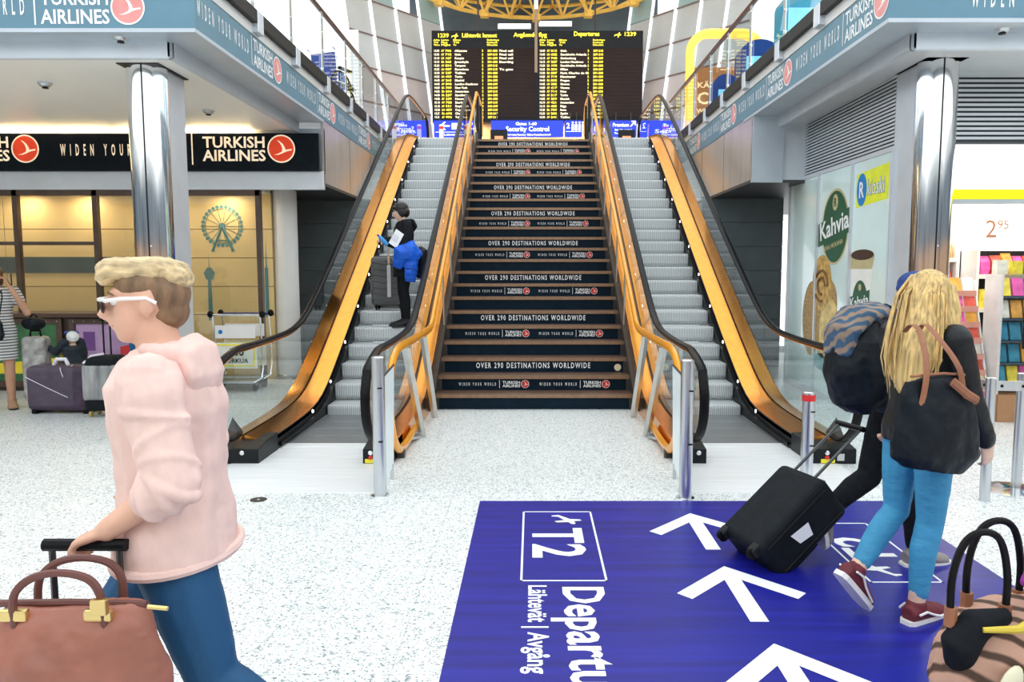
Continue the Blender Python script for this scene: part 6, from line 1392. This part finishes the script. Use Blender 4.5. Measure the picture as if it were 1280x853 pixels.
b = MB(); b.tube([(-0.07,0,0.05),(0.0,0,0.14),(0.10,0,0.17),(0.2,0,0.1)], [(0.03,0.04),(0.06,0.06),(0.07,0.06),(0.03,0.04)], 14, ref=(0,0,1)); vox(b.build('cloth', mat('magenta_cloth', (0.42,0.05,0.42), 0.8, 0, 0.2, 8), t, local=True), 0.010, 3, 0.5, 0.03, 0.1); b = MB(); b.tube([(-0.02,-0.06,-0.04),(0.02,-0.07,0.05),(0.10,-0.08,0.10)], 0.008, 6); b.build('hem', MATS['magenta_cloth'], t, local=True)

# ================================================================== KIOSK GOODS
shw = mat('shelf_white', (0.82,0.80,0.78), 0.5)
pal_ = [mat('pack_%d' % i, c, 0.35, 0, 0.25, 12) for i, c in enumerate(((0.80,0.66,0.06),(0.75,0.12,0.08),(0.85,0.80,0.70),(0.75,0.10,0.40),(0.05,0.30,0.45),(0.85,0.40,0.06),(0.10,0.35,0.12),(0.9,0.75,0.5)))]
def shelf_unit(x0, x1, y, zs, lab, nm='shelf_unit', back=None):
    t = thing(nm, lab, 'shelf', ((x0+x1)/2, y, 0))
    MB().box(x0, x1, y+0.34, y+0.37, 0, zs[-1]+0.3).build('back_panel', back or shopw, t)
    for x in (x0, x1-0.03): MB().box(x, x+0.03, y, y+0.36, 0, zs[-1]+0.3).build('side_panel', shw, t)
    for z in zs: 
        MB().box(x0+0.03, x1-0.03, y+0.0, y+0.34, z-0.025, z).build('shelf', shw, t); MB().box(x0+0.03, x1-0.03, y-0.006, y, z-0.035, z+0.015).build('price_rail', mat('price_rail', (0.8,0.75,0.7), 0.5), t)
    return t
def pack(x, y, z, w, d, h, m_, nm, lab, grp, bag=False):
    b = MB()
    if bag:
        b.loft([[(x-w/2*k,y+d/2-d/2*q,z+hh),(x+w/2*k,y+d/2-d/2*q,z+hh),(x+w/2*k,y+d/2+d/2*q,z+hh),(x-w/2*k,y+d/2+d/2*q,z+hh)] for hh,k,q in ((0,1,0.6),(h*0.3,0.98,1),(h*0.7,0.98,0.9),(h*0.93,1,0.15),(h,1,0.1))])
    else: b.box(x-w/2, x+w/2, y, y+d, z, z+h)
    o = b.build(nm, m_, None); tag(o, lab, nm.replace('_',' '), grp); return o
rk = random.Random(11)
PC = ('yellow','red','cream','pink','teal','orange','green','tan')
ROW = ('bottom','second','third','fourth','fifth','sixth','seventh','top')
shelf_unit(4.10, 5.20, 9.4, (0.35,0.75,1.15,1.52,1.80), 'white kiosk shelf with snacks behind the polished column')
for i in range(7): pack(4.46+i*0.105, 9.45, 1.802, 0.095, 0.10, 0.24, pal_[0] if i % 3 else pal_[5], 'snack_bag', '%s snack bag on the upper kiosk shelf, %s from the polished column' % ('yellow' if i % 3 else 'orange', ORD[i]), 'yellow snack bags', True)
for i in range(7): pack(4.46+i*0.105, 9.45, 1.522, 0.095, 0.10, 0.17, pal_[2] if i % 2 else pal_[1], 'snack_bag', '%s snack bag on the lower kiosk shelf, %s from the polished column' % ('cream' if i % 2 else 'red', ORD[i]), 'red snack bags', True)
t = thing('promo_poster', 'white promotional poster with yellow emblem above the snack shelf', 'poster', (4.85, 9.30, 2.1))
MB().box(4.50, 5.15, 9.37, 9.39, 2.14, 2.66).build('sheet', white, t); b = MB(); disc(b, (4.93,9.37,2.50), (1,0,0), (0,0,1), 0.07, 16, 0.003); bar(b, (4.62,9.37,2.30), (1,0,0), (0,0,1), 0.36, 0.05); bar(b, (4.62,9.37,2.22), (1,0,0), (0,0,1), 0.36, 0.05); b.build('print', pal_[0], t)
t = thing('price_poster', 'white price poster reading 2 95 over the pink packs', 'poster', (5.6, 9.0, 2.0))
MB().box(5.10, 6.3, 9.0, 9.02, 1.98, 2.36).build('sheet', white, t); b = MB(); text(b, '2', (5.26,9.0,2.05), (1,0,0), (0,0,1), 0.20, bold=False); text(b, '95', (5.40,9.0,2.15), (1,0,0), (0,0,1), 0.10); b.split('lettering', mat('price_brown', (0.25,0.10,0.06), 0.5), t)
MB().box(5.2,5.22,9.02,9.04,2.36,2.84).build('hanger', steel, t); MB().box(6.1,6.12,9.02,9.04,2.36,2.84).build('hanger', steel, t)
u2 = shelf_unit(5.22, 6.7, 9.05, (0.4,0.8,1.2,1.60), 'dark backed kiosk shelf of pink packs under the price poster', back=blackmt)
for i in range(9): pack(5.34+i*0.13, 9.08, 1.602, 0.11, 0.12, rk.uniform(0.2,0.27), (pal_[3],pal_[1],pal_[5])[i%3], 'sweet_bag', '%s sweet bag under the price poster, %s from the left' % (('pink','red','orange')[i%3], ORD[i]), 'sweet bags', True)
for i in range(9): pack(5.34+i*0.13, 9.08, 1.202, 0.11, 0.10, rk.uniform(0.18,0.25), pal_[(i*3)%8], 'sweet_box', '%s sweet box on the shelf below the sweet bags, %s from the left' % (PC[(i*3)%8], ORD[i]), 'sweet boxes')
# slanted magazine rack
t = thing('magazine_rack', 'slanted rack full of red magazines behind the blonde person', 'rack', (4.80, 8.45, 0))
RX0, RX1 = 4.42, 5.02
for x in (RX0, RX1-0.02):
    b = MB(); b.prism([(x, 8.30, 0.0), (x, 8.30, 0.12), (x, 8.72, 1.55), (x, 8.80, 1.55), (x, 8.80, 0.0)], (0.02,0,0)); b.build('side_panel', shw, t)
for k in range(8):
    z = 0.16+k*0.175; y = 8.30+k*0.0514
    MB().box(RX0+0.02, RX1-0.02, y, y+0.10, z-0.015, z).build('tier', shw, t); MB().box(RX0+0.02, RX1-0.02, y-0.008, y, z-0.015, z+0.05).build('lip', mat('clear_red_lip', (0.75,0.35,0.28), 0.3), t)
    for i in range(4):
        x = RX0+0.09+i*0.138
        b = MB(); b.obox((x, y+0.045, z+0.10), (0.062,0,0), (0,0.004,0.0), (0,0.03,0.095)); ci = rk.choice((1,1,5,2,7,3)); o = b.build('magazine', pal_[ci], None); tag(o, '%s magazine in the slanted rack, %s tier, %s from the left' % (PC[ci], ROW[k], ORD[i]), 'magazine', 'magazines in the slanted rack')
# book stand
t = thing('book_stand', 'white stand with rows of paperbacks beside the magazine rack', 'stand', (5.5, 8.35, 0))
for x in (5.06, 6.0): MB().box(x, x+0.03, 8.30, 8.60, 0, 1.62).build('side_panel', shw, t)
MB().box(5.09, 6.0, 8.57, 8.60, 0, 1.62).build('back_panel', shw, t); MB().box(5.06, 6.03, 8.24, 8.60, 0, 0.30).build('plinth', mat('plinth_wood', (0.45,0.24,0.12), 0.5), t)
for k in range(5):
    z = 0.40+k*0.245; MB().box(5.09, 6.0, 8.34, 8.57, z-0.02, z).build('shelf', mat('shelf_dark', (0.06,0.10,0.14), 0.4), t)
    for i in range(6):
        b = MB(); x = 5.165+i*0.145; b.obox((x, 8.42, z+0.10), (0.06,0,0), (0,0.011,-0.003), (0,0.025,0.097)); ci = rk.choice((4,4,6,1,0,3,5,2)); o = b.build('paperback', pal_[ci], None); tag(o, '%s paperback on the book stand, %s shelf, %s from the magazine rack' % (PC[ci], ('bottom','second','third','fourth','top')[k], ORD[i]), 'book', 'paperbacks on the book stand')
for i in range(6):
    pack(5.0+i*0.16, 8.45, 1.622, 0.12, 0.10, rk.uniform(0.10,0.16), pal_[(4,2,0,6,2,4)[i]], 'gift_box', 'small %s gift box on top of the book stand, %s from the left' % (PC[(4,2,0,6,2,4)[i]], ORD[i-1]), 'gift boxes on the book stand') if i else None
t = thing('display_screen', 'dark blue upright notice board at the kiosk entrance', 'display', (5.35, 7.75, 0))
MB().box(4.98, 5.75, 7.74, 7.78, 0.86, 1.42).build('frame', blackmt, t, bevel=0.01); MB().box(5.01, 5.72, 7.732, 7.74, 0.89, 1.39).build('face', mat('notice_blue', (0.02,0.08,0.20), 0.4), t); MB().box(5.3, 5.4, 7.74, 7.80, 0.0, 0.86).build('pole', steel, t); MB().box(5.1, 5.6, 7.6, 7.95, 0, 0.02).build('base', steel, t)
b = MB(); bar(b, (5.12,7.732,1.0), (1,0,0), (0,0,1), 0.10, 0.14); text(b, 'EX', (5.12,7.732,0.93), (1,0,0), (0,0,1), 0.04); b.split('lettering', white, t)

# barrier with perforated rail beside the blonde person
t = thing('barrier_rail', 'steel barrier with two posts and a perforated rail by the kiosk', 'barrier', (3.24, 5.40, 0))
for x, y in ((3.24,5.40),(3.62,5.64)):
    b = MB(); b.lathe([(0.036,0),(0.036,0.90),(0.02,0.905)], (x,y,0), 16); b.build('post', steel, t, smooth=True)
b = MB(); b.lathe([(0.22,0),(0.22,0.012),(0.06,0.03)], (3.62,5.64,0), 28); b.build('base_disc', chrome, t, smooth=True)
for (p, q) in (((3.02,6.1),(3.24,5.40)), ((3.24,5.40),(4.4,5.30)), ((3.62,5.64),(4.6,5.9))):
    d = Vector((q[0]-p[0], q[1]-p[1], 0)); b = MB(); b.obox(((p[0]+q[0])/2,(p[1]+q[1])/2,0.845), d/2, d.normalized().cross(Vector((0,0,1)))*0.008, (0,0,0.035)); r = b.build('rail', steel, t)
    n = d.normalized().cross(Vector((0,0,1)))
    for k in range(8):
        c = Vector((p[0],p[1],0.845))+d*((k+0.5)/8); b = MB(); disc(b, c+n*0.0085, d, Vector((0,0,1)), 0.012, 10); disc(b, c-n*0.0085, -d, Vector((0,0,1)), 0.012, 10); b.build('hole', blackmt, r)
t = thing('drain_cover', 'small oval floor plate in front of the landing of the busy escalator', 'floor plate', (-2.05, 5.42, 0))
b = MB(); b.lathe([(0.06,0.0),(0.06,0.003),(0.05,0.004)], (-2.05,5.42,0), 20); b.build('plate', stringm, t); b = MB(); b.lathe([(0.012,0.004),(0.010,0.006)], (-2.05,5.42,0), 10); b.build('screw', steel, t)
